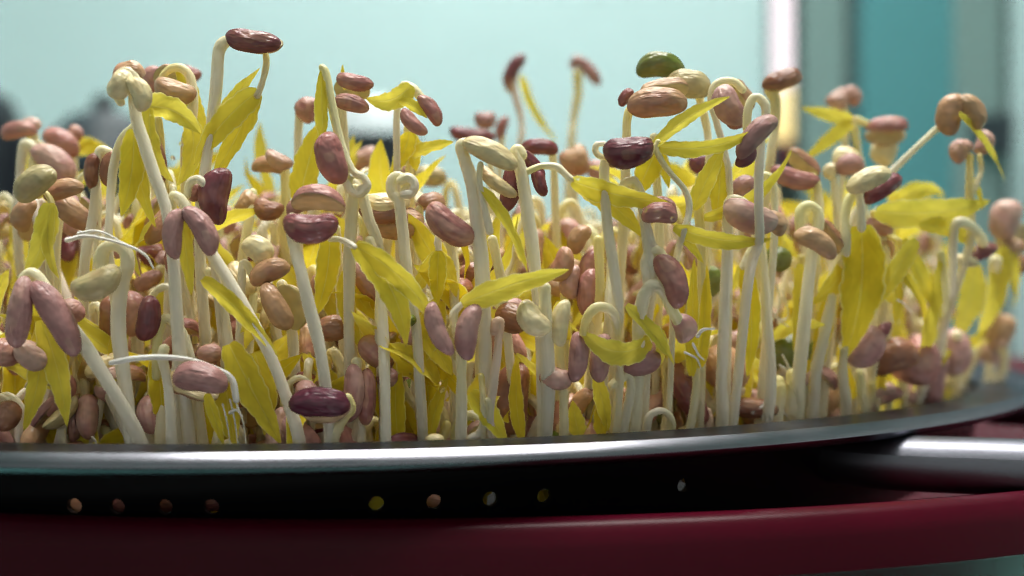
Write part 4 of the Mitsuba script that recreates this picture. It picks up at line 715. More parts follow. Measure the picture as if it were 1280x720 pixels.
  ('c',[11.5,197.0,180.2],[1.21,0.0,0.44],[-0.06,-0.98,0.16],np.float64(0.87),np.float64(0.91),'dusk')]),
('bean_sprout', 'blurred reddish beans behind the curved leaf, left of the far maroon bean', 'sprout', None, [
  ('c',[-6.0,165.0,163.2],[3.45,0.0,-0.49],[0.01,-1.0,0.09],np.float64(1.27),np.float64(1.32),'maroon'),
  ('c',[-4.2,171.0,166.4],[1.74,0.0,0.0],[0.0,-1.0,0.09],np.float64(1.38),np.float64(1.43),'dusk'),
  ('s',np.float64(0.58),np.float64(0.56),[[-3.4,167.0,163.4],[-3.2,167.0,155.8],[-2.9,172.7,136.7],[-2.7,178.3,117.5]],'p')]),
('bean_sprout', 'blurred brown tip right of the blurred reddish beans', 'sprout', None, [
  ('c',[-1.4,178.0,165.7],[0.57,0.0,2.13],[-0.08,-1.0,0.02],np.float64(0.91),np.float64(0.95),'rose'),
  ('s',np.float64(0.61),np.float64(0.6),[[-1.6,178.0,164.7],[-2.1,178.0,156.9],[-2.6,183.8,137.2],[-3.0,189.7,117.5]],'p')]),
('bean_sprout', 'blurred round tan bean between the two far stems and the maroon bean', 'sprout', None, [
  ('c',[8.9,160.0,159.1],[2.08,0.0,0.76],[-0.03,-1.0,0.08],np.float64(2.22),np.float64(2.31),'tan'),
  ('c',[13.2,162.0,157.9],[2.36,0.0,0.0],[0.0,-1.0,0.09],np.float64(1.78),np.float64(1.85),'pink'),
  ('s',np.float64(0.66),np.float64(0.64),[[9.0,162.0,158.9],[9.2,162.0,150.6],[9.4,166.9,134.1],[9.5,171.8,117.5]],'p')]),
('bean_sprout', "dark maroon bean behind the drooping tip of the tallest sprout's leaf", 'sprout', None, [
  ('c',[-32.1,121.0,150.1],[0.33,0.0,3.16],[-0.09,-1.0,0.01],np.float64(1.68),np.float64(1.75),'maroon'),
  ('s',np.float64(0.45),np.float64(0.52),[[-35.5,120.0,150.1],[-35.2,120.0,151.4],[-34.2,120.0,151.8],[-33.4,120.0,150.8],[-33.3,121.0,147.9],[-33.1,122.0,142.7],[-32.8,125.7,130.1],[-32.7,129.4,117.5]],'p'),
  ('c',[-35.2,122.0,150.7],[0.4,0.0,1.09],[-0.32,-0.94,0.12],np.float64(0.76),np.float64(0.79),'rose')]),
('bean_sprout', 'pale tan bean pair standing on a yellow neck right of the tallest sprout', 'sprout', None, [
  ('c',[-30.6,139.0,155.1],[2.42,0.0,-0.25],[0.05,-0.87,0.5],np.float64(1.17),np.float64(1.22),'tan'),
  ('c',[-29.0,137.0,156.2],[1.64,0.0,-0.95],[0.09,-0.98,0.15],np.float64(1.01),np.float64(1.05),'pink'),
  ('s',np.float64(0.65),np.float64(0.64),[[-29.2,139.0,156.2],[-28.6,139.0,153.7],[-28.8,139.0,146.1],[-28.9,143.2,131.8],[-29.0,147.4,117.5]],'y')]),
('bean_sprout', 'red-brown bean beside a round tan one, under the pale tan pair', 'sprout', None, [
  ('c',[-29.2,132.0,149.8],[1.79,0.0,-0.38],[0.0,-1.0,0.0],np.float64(1.25),np.float64(1.3),'brown'),
  ('c',[-32.6,134.0,150.5],[0.83,0.0,1.44],[-0.15,-0.98,0.09],np.float64(1.29),np.float64(1.34),'tan'),
  ('s',np.float64(0.54),np.float64(0.65),[[-31.6,134.0,151.7],[-31.8,133.0,148.7],[-32.8,133.0,141.9],[-33.6,136.6,129.7],[-34.0,140.2,117.5]],'g')]),
('bean_sprout', 'upright yellow leaf left of the matte brown bean', 'sprout', None, [
  ('l',[-25.2,130.0,150.2],[-22.4,130.0,160.3],[-0.17,-0.98,0.05],np.float64(2.31),np.float64(0.0),np.float64(0.5),0.25,0.6),
  ('s',np.float64(0.5),np.float64(0.48),[[-25.4,132.0,151.0],[-25.6,132.0,145.8],[-25.8,136.2,131.6],[-26.0,140.3,117.5]],'p')]),
('bean_sprout', 'level orange rose bean behind the greenish ring crook', 'sprout', None, [
  ('c',[36.4,141.0,154.5],[3.19,0.0,-0.8],[0.0,-1.0,0.0],np.float64(1.28),np.float64(1.34),'rose'),
  ('c',[37.9,143.0,156.2],[2.0,0.0,-1.67],[0.6,0.34,0.72],np.float64(1.51),np.float64(1.57),'tan'),
  ('s',np.float64(0.62),np.float64(0.69),[[38.6,141.0,154.2],[39.3,141.0,152.3],[39.1,141.0,146.2],[38.8,145.2,131.8],[38.7,149.4,117.5]],'y')]),
('bean_sprout', 'tan and rose bean with a cream knob beside it, right of the orange rose bean', 'sprout', None, [
  ('c',[46.1,150.0,156.5],[1.92,0.0,0.41],[0.0,-1.0,0.0],np.float64(1.48),np.float64(1.53),'dusk'),
  ('c',[46.0,151.0,157.4],[1.83,0.0,0.39],[-0.18,-0.5,0.85],np.float64(1.78),np.float64(1.85),'cream'),
  ('s',np.float64(0.52),np.float64(0.55),[[43.7,150.0,156.2],[44.0,150.0,154.0],[44.4,150.0,147.7],[44.8,154.4,132.6],[45.1,158.9,117.5]],'p'),
  ('c',[43.7,150.0,155.9],[0.0,0.0,1.2],[-0.17,-0.98,0.0],np.float64(0.89),np.float64(0.92),'cream')]),
('bean_sprout', 'blurred leaf bending right behind the bean half with a cream face', 'sprout', None, [
  ('l',[57.8,168.0,152.0],[66.1,168.0,154.4],[0.05,-0.98,-0.17],np.float64(2.24),np.float64(1.7),np.float64(0.7),0.4,0.25),
  ('l',[58.0,168.0,155.2],[58.8,168.0,150.4],[0.17,-0.98,0.03],np.float64(1.37),np.float64(0.0),np.float64(0.2),0.4,0.35),
  ('c',[62.7,172.0,153.0],[2.26,0.0,0.0],[0.0,-1.0,0.0],np.float64(1.13),np.float64(1.17),'brown'),
  ('s',np.float64(0.59),np.float64(0.57),[[58.5,170.0,152.9],[58.5,170.0,145.0],[58.5,174.0,131.2],[58.5,178.1,117.5]],'y')]),
('bean_sprout', 'small purple bean with a thin pale hook, above the plump rosy bean', 'sprout', None, [
  ('c',[28.2,133.0,152.0],[1.55,0.0,0.56],[0.0,-1.0,0.0],np.float64(1.36),np.float64(1.41),'dusk'),
  ('s',np.float64(0.38),np.float64(0.53),[[29.5,133.0,152.0],[29.7,133.0,153.2],[30.8,133.0,153.7],[31.7,133.0,152.8],[31.8,133.0,149.7],[31.6,133.0,143.9],[31.4,136.9,130.7],[31.3,140.8,117.5]],'g')]),
('bean_sprout', 'small shiny purple bean far behind the spread lance leaves', 'sprout', None, [
  ('c',[25.9,152.0,157.1],[0.25,0.0,1.42],[0.0,-1.0,0.0],np.float64(1.33),np.float64(1.38),'purple'),
  ('c',[27.2,153.0,154.7],[0.72,0.0,-1.26],[0.0,-1.0,0.0],np.float64(1.0),np.float64(1.04),'maroon'),
  ('s',np.float64(0.53),np.float64(0.52),[[26.5,154.0,156.4],[26.7,154.0,149.0],[26.9,158.6,133.2],[27.0,163.3,117.5]],'p')]),
('bean_sprout', 'upright fan of broad yellow leaves under the spread lance leaves', 'sprout', None, [
  ('l',[20.8,126.0,149.0],[24.4,126.0,156.5],[-0.31,-0.94,0.15],np.float64(1.47),np.float64(0.0),np.float64(0.4),0.3,0.5),
  ('l',[23.9,128.0,148.6],[24.4,129.0,157.9],[0.18,-0.98,0.09],np.float64(1.62),np.float64(0.0),np.float64(0.5),0.3,0.65),
  ('l',[22.0,126.0,148.1],[33.2,130.0,156.5],[0.53,-0.79,-0.32],np.float64(1.37),np.float64(-1.5),np.float64(0.7),0.4,0.45),
  ('s',np.float64(0.56),np.float64(0.55),[[21.5,127.0,149.6],[22.0,128.0,144.7],[22.7,132.0,131.1],[23.0,136.0,117.5]],'y')]),
('bean_sprout', 'deep yellow leaf hanging behind the maroon bean with a seam', 'sprout', None, [
  ('l',[17.4,130.0,157.2],[14.4,130.0,150.6],[0.16,-0.98,-0.07],np.float64(2.21),np.float64(0.0),np.float64(0.4),0.25,0.75),
  ('l',[16.9,132.0,157.7],[18.9,132.0,151.9],[0.4,-0.91,0.13],np.float64(1.38),np.float64(0.0),np.float64(0.3),0.25,0.6),
  ('s',np.float64(0.58),np.float64(0.57),[[17.1,132.0,158.1],[17.6,133.0,151.6],[17.8,133.0,145.8],[18.0,137.2,131.7],[18.2,141.3,117.5]],'p')]),
('bean_sprout', 'wet rose bean with a level yellow leaf running right of it', 'sprout', None, [
  ('c',[16.1,120.0,147.8],[2.01,0.0,0.0],[0.0,-0.97,-0.26],np.float64(1.18),np.float64(1.22),'rose'),
  ('c',[16.7,122.0,148.7],[1.59,0.0,-0.22],[0.13,-0.34,0.93],np.float64(1.29),np.float64(1.34),'rose'),
  ('l',[17.7,120.0,146.7],[29.6,124.8,145.6],[0.27,-0.81,-0.53],np.float64(1.44),np.float64(-0.6),np.float64(0.6),0.5,0.4),
  ('l',[18.2,121.0,146.3],[21.3,122.0,142.7],[0.38,-0.92,0.09],np.float64(0.75),np.float64(0.0),np.float64(0.2),0.4,0.4),
  ('w',[15.52,117.0,147.85],np.float64(0.38)),
  ('w',[17.29,118.0,147.4],np.float64(0.26)),
  ('w',[14.28,118.0,148.43],np.float64(0.26)),
  ('s',np.float64(0.42),np.float64(0.67),[[13.0,122.0,151.7],[13.7,122.0,151.9],[14.2,122.0,149.8],[15.3,122.0,145.3],[15.8,123.0,143.6],[15.8,128.0,139.6],[15.8,131.2,128.5],[15.8,134.5,117.5]],'p')]),
('bean_sprout', 'rounded pale crook just left of the wet rose bean', 'sprout', None, [
  ('s',np.float64(0.61),np.float64(0.6),[[12.1,122.0,150.3],[12.6,122.0,151.6],[13.5,122.0,151.7],[14.2,122.0,150.5],[14.8,122.0,147.1],[15.3,122.0,143.7],[15.7,122.0,140.9],[15.7,127.0,136.9],[15.7,129.8,127.2],[15.7,132.7,117.5]],'p')]),
('bean_sprout', 'dark slanting bean low right of the middle, behind the tall straight stem', 'sprout', None, [
  ('c',[21.8,135.0,127.2],[2.12,0.0,-4.0],[0.08,-1.0,0.04],np.float64(1.48),np.float64(1.54),'maroon'),
  ('c',[20.8,137.0,129.0],[1.73,0.0,-1.0],[0.32,-0.77,0.56],np.float64(1.3),np.float64(1.36),'tan'),
  ('s',np.float64(0.55),np.float64(0.54),[[24.0,135.0,124.8],[24.2,135.0,123.3],[24.3,135.5,117.5]],'k')]),
('bean_sprout', 'cut pale stub beside the green bean, near the rim', 'sprout', None, [
  ('s',np.float64(0.82),np.float64(0.89),[[33.5,138.0,128.3],[33.5,138.0,127.1],[33.5,138.6,124.4],[32.5,140.5,117.5]],'y'),
  ('s',np.float64(0.74),np.float64(0.77),[[35.5,139.0,129.1],[35.4,139.0,126.8],[35.6,140.1,124.2]],'y'),
  ('r',0.21,[[35.8,141.0,128.1],[35.5,141.0,129.9],[34.7,141.0,131.4]]),
  ('r',0.21,[[35.6,141.0,128.3],[35.1,141.0,129.5],[34.3,141.0,130.1]])]),
('bean_sprout', 'short greenish stub with a blunt top at the rim, right of the green bean', 'sprout', None, [
  ('s',np.float64(0.6),np.float64(0.63),[[46.0,145.4,128.8],[47.1,148.0,126.0],[48.1,150.3,122.5],[47.0,152.1,117.5]],'g')]),
('bean_sprout', 'small pinkish folded beans at the rim, right', 'sprout', None, [
  ('c',[51.6,152.4,125.6],[1.82,0.0,0.49],[-0.09,-0.94,0.33],np.float64(0.95),np.float64(0.98),'pink'),
  ('c',[53.1,154.2,124.7],[1.83,0.0,0.86],[-0.14,-0.94,0.31],np.float64(1.08),np.float64(1.12),'pink'),
  ('s',np.float64(0.49),np.float64(0.47),[[53.0,154.7,124.2],[53.2,155.3,122.8],[52.0,156.9,117.5]],'p')]),
('bean_sprout', "straight pale stem right of the greenish ring crook's stem", 'sprout', None, [
  ('s',np.float64(0.7),np.float64(0.77),[[40.5,139.0,138.8],[39.5,139.0,133.9],[38.9,139.9,128.8],[39.2,142.9,123.1],[38.1,144.6,117.5]],'p'),
  ('l',[40.5,141.0,138.8],[38.2,141.0,126.4],[0.17,-0.98,-0.03],np.float64(1.57),np.float64(0.0),np.float64(0.5),0.3,0.6)]),
('bean_sprout', "narrow yellow leaf close behind the greenish ring crook's stem", 'sprout', None, [
  ('l',[36.7,140.0,143.1],[35.9,140.0,131.8],[0.26,-0.97,-0.02],np.float64(1.37),np.float64(0.0),np.float64(0.5),0.3,0.5),
  ('s',np.float64(0.54),np.float64(0.52),[[37.5,142.0,143.9],[37.5,143.0,135.8],[37.6,145.7,126.7],[37.6,148.3,117.5]],'y')]),
('bean_sprout', 'slender bare stems pair rising left of the rose bean and white crook', 'sprout', None, [
  ('s',np.float64(0.63),np.float64(0.66),[[11.7,127.0,143.7],[11.4,126.0,140.9],[11.0,125.0,136.4],[11.0,130.0,132.4],[11.0,132.2,124.9],[11.0,134.3,117.5]],'p'),
  ('s',np.float64(0.59),np.float64(0.62),[[9.9,126.0,145.5],[10.1,126.0,139.1],[10.1,131.0,135.1],[10.1,133.6,126.3],[10.1,136.1,117.5]],'y'),
  ('c',[9.7,130.0,141.9],[0.3,0.0,2.83],[-0.34,-0.94,0.04],np.float64(1.31),np.float64(1.36),'rose')]),
('bean_sprout', 'yellow spear leaf standing behind the pinkish round bean', 'sprout', None, [
  ('l',[21.0,128.4,129.7],[21.1,127.0,143.7],[-0.26,-0.96,-0.1],np.float64(1.06),np.float64(0.0),np.float64(0.4),0.4,0.6),
  ('l',[22.0,129.0,130.6],[22.9,129.0,142.8],[0.26,-0.97,-0.02],np.float64(1.17),np.float64(0.0),np.float64(0.4),0.4,0.7),
  ('s',np.float64(0.49),np.float64(0.48),[[21.4,129.0,132.5],[21.7,130.3,126.7],[20.4,133.4,117.5]],'y')]),
('bean_sprout', 'smooth deep yellow leaf behind the row of front stems, middle left', 'sprout', None, [
  ('l',[-10.1,127.0,137.2],[-9.6,127.0,122.9],[0.17,-0.98,0.01],np.float64(2.07),np.float64(0.0),np.float64(0.6),0.2,0.85),
  ('s',np.float64(0.53),np.float64(0.51),[[-10.3,129.0,137.7],[-10.3,129.0,131.5],[-10.3,131.0,124.5],[-10.3,133.1,117.5]],'p')]),
('bean_sprout', 'yellow leaf bulging beside the U of dusky bean halves', 'sprout', None, [
  ('l',[-8.3,124.0,138.6],[-11.6,124.0,130.1],[-0.16,-0.98,0.06],np.float64(2.02),np.float64(0.5),np.float64(0.5),0.3,0.5),
  ('l',[-10.5,124.0,135.5],[-6.7,124.0,130.1],[0.28,-0.94,0.2],np.float64(1.73),np.float64(0.0),np.float64(0.7),0.3,0.5),
  ('s',np.float64(0.56),np.float64(0.54),[[-9.4,127.0,138.1],[-9.6,127.0,130.7],[-9.7,128.9,124.1],[-9.7,130.8,117.5]],'p')]),
('bean_sprout', 'pale hooked root-end curling beside the stem of the U of dusky halves', 'sprout', None, [
  ('s',np.float64(0.42),np.float64(0.48),[[-2.6,120.5,127.7],[-2.5,121.4,125.8],[-3.6,121.9,124.0],[-4.6,121.8,123.3]],'p'),
  ('l',[-4.6,121.0,128.5],[-0.5,122.9,122.4],[0.48,-0.88,0.04],np.float64(1.67),np.float64(0.0),np.float64(0.5),0.4,0.5),
  ('s',np.float64(0.38),np.float64(0.37),[[-3.4,121.0,130.3],[-3.2,121.0,126.8],[-3.7,124.1,117.5]],'y')]),
('green_bean', 'green unsprouted round bean perched among stems, right of centre', 'bean', None, [
  ('b',[34.1,141.0,143.7],[0.29,0.0,1.62],np.float64(1.75),'green')]),
('green_bean', 'big shaded dark green bean behind the cut pale stub', 'bean', None, [
  ('b',[36.9,146.0,131.5],[3.51,0.0,0.0],np.float64(2.66),'green')]),
('green_bean', 'blurred olive green bean behind the tight round coil', 'bean', None, [
  ('b',[-11.9,160.0,156.3],[2.43,0.0,-0.34],np.float64(1.52),'olive')]),
('green_bean', 'tiny dark green bean seen in the gap of the big arched leaf', 'bean', None, [
  ('b',[-11.6,121.0,136.3],[-0.24,0.0,0.66],np.float64(1.15),'green')]),
('green_bean', 'dark green bean squeezed between front stems below the arched leaf', 'bean', None, [
  ('b',[-12.6,131.0,127.2],[0.07,0.0,2.1],np.float64(0.95),'green')]),
('green_bean', 'dark green bean half hidden left of the deep yellow blade leaf', 'bean', None, [
  ('b',[24.9,138.0,140.8],[0.35,0.0,1.98],np.float64(1.41),'green')]),
('loose_bean', 'small cream bean lying on the rim edge, middle left', 'bean', None, [
  ('b',[-8.5,120.9,123.3],[1.06,0.0,0.0],np.float64(0.7),'cream')]),
('loose_bean', 'brown beans jammed at the bottom left corner against the rim', 'bean', None, [
  ('b',[-54.6,118.5,126.2],[0.86,0.0,1.5],np.float64(1.47),'brown')]),
('loose_bean', 'rose bean at the left edge below the blurred white crook', 'bean', None, [
  ('b',[-54.5,118.0,133.1],[0.27,0.0,1.52],np.float64(1.89),'rose')]),
('loose_bean', 'pale pink bean half under the blurred white crook at left', 'bean', None, [
  ('b',[-51.3,117.0,132.8],[1.5,0.0,-1.26],np.float64(1.36),'pink')]),
('loose_bean', 'pinkish bean tip poking up behind the flat rose bean', 'bean', None, [
  ('b',[-33.6,122.0,132.7],[1.4,0.0,0.25],np.float64(1.16),'pink')]),
('loose_bean', 'wet pink bean half just above the smooth left stem', 'bean', None, [
  ('b',[-48.5,121.0,137.5],[0.95,0.0,0.79],np.float64(1.5),'pink')]),
('loose_bean', 'orange brown bean behind the front stems, below the maroon pair', 'bean', None, [
  ('b',[-20.6,126.0,135.4],[1.9,0.0,0.33],np.float64(1.47),'brown')]),
('loose_bean', "dusky bean behind the arched leaf's lower point", 'bean', None, [
  ('b',[-10.8,125.0,134.1],[1.8,0.0,0.65],np.float64(1.55),'dusk')]),
('loose_bean', 'tan bean behind the deep yellow blade leaf', 'bean', None, [
  ('b',[26.8,138.0,129.9],[2.47,0.0,-2.07],np.float64(2.62),'tan')]),
('loose_bean', 'brown bean lying along the rim below the cut pale stub', 'bean', None, [
  ('b',[30.2,138.0,124.9],[3.31,0.0,-0.29],np.float64(1.31),'brown')]),
('root_tuft', 'curly white roots by the green unsprouted bean', 'root', None, [
  ('r',0.26,[[30.0,137.0,124.5],[32.2,137.1,125.5],[35.2,140.0,123.7]]),
  ('r',0.16,[[33.9,143.0,135.8],[34.9,143.0,137.9],[34.4,143.0,141.0]]),
  ('r',0.16,[[34.6,143.0,135.6],[36.0,143.0,136.4],[35.2,143.0,139.8]]),
  ('r',0.16,[[33.4,143.0,137.9],[34.6,143.0,136.0],[36.5,143.0,134.6]])]),
('root_tuft', 'fine white root threads across the broad crook at left', 'root', None, [
  ('r',0.17,[[-46.2,117.0,145.8],[-44.3,117.0,146.1],[-42.6,117.0,145.5],[-40.9,117.0,144.3]]),
  ('r',0.26,[[-47.4,117.0,145.1],[-45.2,117.0,145.5],[-41.8,117.0,144.8],[-39.2,117.0,143.6],[-38.2,117.0,142.1]]),
  ('r',0.13,[[-46.0,117.0,146.0],[-45.0,117.0,145.6],[-44.0,117.0,145.8]])]),
('root_tuft', 'hanging white root threads under the flat rose bean', 'root', None, [
  ('r',0.13,[[-31.1,118.0,127.5],[-30.6,118.0,125.4],[-30.3,118.1,123.1]]),
  ('r',0.13,[[-30.3,118.0,128.0],[-29.8,118.0,125.8],[-29.5,118.1,123.1]]),
  ('r',0.13,[[-29.6,118.0,127.5],[-28.9,118.0,125.6],[-28.6,118.2,123.1]]),
  ('r',0.22,[[-30.3,118.0,126.6],[-29.6,118.0,126.9],[-29.0,118.0,126.2]])]),
('root_tuft', 'short white rootlet by the pinkish round bean', 'root', None, [
  ('r',0.27,[[21.3,126.1,134.5],[21.9,126.0,135.2],[23.3,126.7,135.3]]),
  ('r',0.18,[[20.8,126.3,133.6],[21.7,127.5,132.2],[22.4,128.1,131.6]]),
  ('r',0.18,[[19.9,126.4,132.6],[21.4,127.5,131.8],[22.1,128.4,130.6]])]),
('root_tuft', 'thin white rootlet lying over the beans right of the broad hanging leaf', 'root', None, [
  ('r',0.2,[[46.3,140.0,142.8],[47.6,140.0,142.4],[49.0,140.0,142.0]]),
  ('r',0.15,[[50.3,143.2,138.4],[51.7,144.8,137.9],[53.7,147.4,136.6]])]),
('bean_sprout', 'small pale loop of stem curled over at the rim, right of the short bare stem', 'sprout', None, [
  ('s',np.float64(0.4),np.float64(0.47),[[19.0,130.5,122.3],[18.9,129.8,124.1],[18.0,128.8,125.4],[16.8,128.1,125.6],[15.9,128.2,124.7],[15.8,129.0,122.1]],'p')]),
('loose_bean', 'dusky bean in the shade under the curled bright leaf', 'bean', None, [
  ('b',[14.5,124.5,131.7],[2.41,0.0,0.43],np.float64(1.72),'dusk')]),
('loose_bean', 'pale pink bean low between the ivory pair and the dusky halves', 'bean', None, [
  ('b',[4.8,122.0,130.0],[0.23,0.0,1.31],np.float64(1.96),'pink')]),
('loose_bean', 'dark brown bean tucked behind the ivory pair on its left', 'bean', None, [
  ('b',[0.0,124.0,136.6],[1.87,0.0,-0.68],np.float64(1.63),'brown')]),
('loose_bean', 'brown bean deep behind the deep yellow leaf near the kidney bean', 'bean', None, [
  ('b',[-4.7,130.0,141.4],[2.05,0.0,0.75],np.float64(1.61),'brown')]),
('loose_bean', 'rosy bean just behind the big arched leaf, half covered', 'bean', None, [
  ('b',[-16.5,126.0,140.7],[1.77,0.0,-2.11],np.float64(1.56),'rose')]),
('loose_bean', 'rose bean low behind the dark purple bean at the rim', 'bean', None, [
  ('b',[-15.4,124.0,132.8],[1.73,0.0,-1.45],np.float64(1.63),'rose')]),
('bean_sprout', 'blurred rosy bean at the upper left edge of the crowd', 'sprout', None, [
  ('c',[-68.2,152.0,161.5],[2.52,0.0,0.35],[0.0,-1.0,0.0],np.float64(1.22),np.float64(1.27),'rose'),
  ('c',[-67.1,153.0,162.3],[1.45,0.0,0.84],[-0.17,-0.94,0.3],np.float64(1.19),np.float64(1.23),'pink'),
  ('s',np.float64(0.58),np.float64(0.56),[[-66.5,153.0,161.2],[-67.3,154.0,153.5],[-68.2,159.3,135.5],[-68.7,164.6,117.5]],'p')]),
('bean_sprout', 'large blurred rosy tan bean sloping under a white crook, upper left', 'sprout', None, [
  ('c',[-61.1,146.0,156.4],[2.69,0.0,-2.26],[0.0,-1.0,0.0],np.float64(1.81),np.float64(1.88),'pink'),
  ('s',np.float64(0.69),np.float64(0.63),[[-63.2,146.0,158.1],[-64.3,146.0,159.2],[-65.1,146.0,158.3],[-65.6,146.0,153.8],[-65.8,146.0,146.4],[-65.9,150.3,131.9],[-66.0,154.5,117.5]],'p'),
  ('c',[-63.2,149.0,157.8],[1.75,0.0,-2.08],[0.26,0.94,0.22],np.float64(1.5),np.float64(1.56),'cream')]),
('bean_sprout', 'blurred rose bean just right of the large rosy tan one', 'sprout', None, [
  ('c',[-64.1,156.0,160.5],[2.45,0.0,-1.65],[0.0,-1.0,0.0],np.float64(1.59),np.float64(1.66),'rose'),
  ('s',np.float64(0.65),np.float64(0.63),[[-66.1,158.0,161.7],[-66.1,159.0,153.9],[-66.0,164.4,135.7],[-66.0,169.8,117.5]],'y'),
  ('l',[-64.4,160.0,160.8],[-59.3,162.0,160.3],[0.31,-0.88,-0.37],np.float64(1.87),np.float64(0.3),np.float64(0.4),0.3,0.4)]),
('bean_sprout', 'small round rosy bean with a yellow leaf behind, upper left', 'sprout', None, [
  ('c',[-63.1,158.0,162.3],[0.63,0.0,1.1],[0.0,-1.0,0.0],np.float64(1.15),np.float64(1.2),'rose'),
  ('s',np.float64(0.5),np.float64(0.49),[[-63.5,159.0,161.6],[-63.4,160.0,154.0],[-63.4,165.4,135.7],[-63.3,170.8,117.5]],'p'),
  ('l',[-63.4,160.0,161.0],[-59.4,161.0,159.7],[0.22,-0.97,-0.07],np.float64(1.52),np.float64(0.4),np.float64(0.3),0.3,0.3)]),
('bean_sprout', 'open brown bean pair on a pale leaning stem, left of the hanging leaves', 'sprout', None, [
  ('c',[-47.9,126.0,153.4],[0.15,0.0,2.2],[-0.5,-0.87,0.03],np.float64(0.95),np.float64(0.99),'brown'),
  ('c',[-46.0,126.0,153.7],[0.44,0.0,2.07],[0.49,-0.87,-0.1],np.float64(0.95),np.float64(0.99),'brown'),
  ('s',np.float64(0.51),np.float64(0.62),[[-46.3,126.0,155.6],[-47.2,126.0,155.8],[-47.6,126.0,153.8],[-48.1,126.0,148.3],[-49.2,126.0,141.8],[-50.2,129.6,129.7],[-50.6,133.2,117.5]],'p')]),
('bean_sprout', 'long tan bean sloping down behind the smooth pale green half', 'sprout', None, [
  ('c',[-50.4,127.0,149.1],[2.27,0.0,-2.04],[0.0,-1.0,0.0],np.float64(1.39),np.float64(1.44),'tan'),
  ('c',[-57.0,129.0,148.5],[0.71,0.0,1.94],[0.0,-1.0,0.0],np.float64(1.22),np.float64(1.27),'tan'),
  ('s',np.float64(0.53),np.float64(0.52),[[-53.0,129.0,150.5],[-54.0,130.0,142.8],[-54.7,133.7,130.2],[-55.1,137.5,117.5]],'p')]),
('bean_sprout', 'blurred rose bean behind the matte brown one', 'sprout', None, [
  ('c',[-21.4,156.0,158.4],[2.26,0.0,1.31],[0.0,-1.0,0.0],np.float64(1.59),np.float64(1.66),'pink'),
  ('c',[-20.0,158.0,156.6],[2.53,0.0,0.0],[0.0,-1.0,0.0],np.float64(1.38),np.float64(1.44),'tan'),
  ('s',np.float64(0.6),np.float64(0.58),[[-20.9,159.0,157.4],[-20.6,159.0,149.3],[-20.4,163.7,133.4],[-20.3,168.4,117.5]],'p')]),
('bean_sprout', 'dusky round bean by the base of the level right-hand leaf', 'sprout', None, [
  ('c',[48.4,145.0,147.9],[1.86,0.0,-0.4],[0.0,-1.0,0.0],np.float64(1.37),np.float64(1.43),'dusk'),
  ('s',np.float64(0.51),np.float64(0.49),[[47.2,146.0,147.9],[47.4,147.0,140.0],[47.4,150.3,128.8],[47.5,153.6,117.5]],'p')]),
('bean_sprout', 'tan and cream bean below the dusky round one, right', 'sprout', None, [
  ('c',[48.7,146.0,145.3],[1.94,0.0,-1.12],[0.0,-1.0,0.0],np.float64(1.38),np.float64(1.44),'tan'),
  ('c',[48.6,147.0,146.2],[1.86,0.0,-1.07],[0.5,-0.0,0.87],np.float64(1.73),np.float64(1.8),'cream'),
  ('s',np.float64(0.51),np.float64(0.5),[[49.2,148.0,144.5],[49.3,149.0,137.8],[49.4,152.0,127.7],[49.4,154.9,117.5]],'p')]),
('bean_sprout', 'tan bean pair tucked among leaves right of the bare pale neck', 'sprout', None, [
  ('c',[5.6,127.0,142.8],[0.73,0.0,2.0],[0.0,-1.0,0.0],np.float64(1.2),np.float64(1.25),'tan'),
  ('c',[7.1,128.0,140.7],[0.36,0.0,2.02],[0.0,-1.0,0.0],np.float64(1.12),np.float64(1.16),'pink'),
  ('s',np.float64(0.49),np.float64(0.48),[[6.0,129.0,144.1],[6.3,130.0,134.3],[6.4,132.4,125.9],[6.4,134.9,117.5]],'y')]),
('bean_sprout', 'rose bean standing on end behind the slender bare stems', 'sprout', None, [
  ('c',[9.1,128.0,139.4],[0.3,0.0,2.88],[0.0,-1.0,0.0],np.float64(1.31),np.float64(1.36),'rose'),
  ('c',[8.1,130.0,145.7],[0.95,0.0,1.64],[0.0,-1.0,0.0],np.float64(1.14),np.float64(1.18),'tan'),
  ('s',np.float64(0.49),np.float64(0.48),[[9.3,130.0,136.6],[9.4,131.0,131.4],[9.4,133.0,124.5],[9.4,135.0,117.5]],'p')]),
('bean_sprout', 'two narrow yellow leaves hanging right of the broad leaf, one curling at its tip', 'sprout', None, [
  ('l',[50.2,141.0,146.2],[60.9,155.2,135.7],[0.66,-0.7,-0.28],np.float64(1.68),np.float64(-1.2),np.float64(1.2),0.3,0.4),
  ('l',[48.2,140.0,142.9],[58.1,155.1,131.0],[0.68,-0.67,-0.28],np.float64(0.97),np.float64(1.7),np.float64(1.1),0.4,0.5),
  ('l',[50.0,143.0,143.1],[50.9,146.0,134.7],[0.21,-0.93,-0.31],np.float64(1.18),np.float64(0.0),np.float64(0.4),0.3,0.6),
  ('s',np.float64(0.36),np.float64(0.53),[[49.2,143.0,146.7],[49.7,142.0,146.2],[50.7,143.0,145.2],[51.4,144.0,140.0],[51.4,149.0,136.0],[51.0,152.2,126.8],[50.5,155.4,117.5]],'y')]),
('bean_sprout', 'pale yellow leaf pair standing low between the two rightmost front stems', 'sprout', None, [
  ('l',[51.0,152.0,125.2],[49.9,150.0,133.4],[-0.23,-0.94,-0.26],np.float64(1.37),np.float64(0.3),np.float64(0.3),0.3,0.6),
  ('l',[46.2,148.0,125.1],[44.4,150.0,132.3],[0.19,-0.93,0.31],np.float64(1.35),np.float64(0.4),np.float64(0.3),0.3,0.7),
  ('s',np.float64(0.52),np.float64(0.51),[[48.9,149.2,126.9],[49.3,150.9,124.6],[48.0,152.9,117.5]],'y')]),
('bean_sprout', 'yellow leaf standing low behind the tan bean, right of the middle', 'sprout', None, [
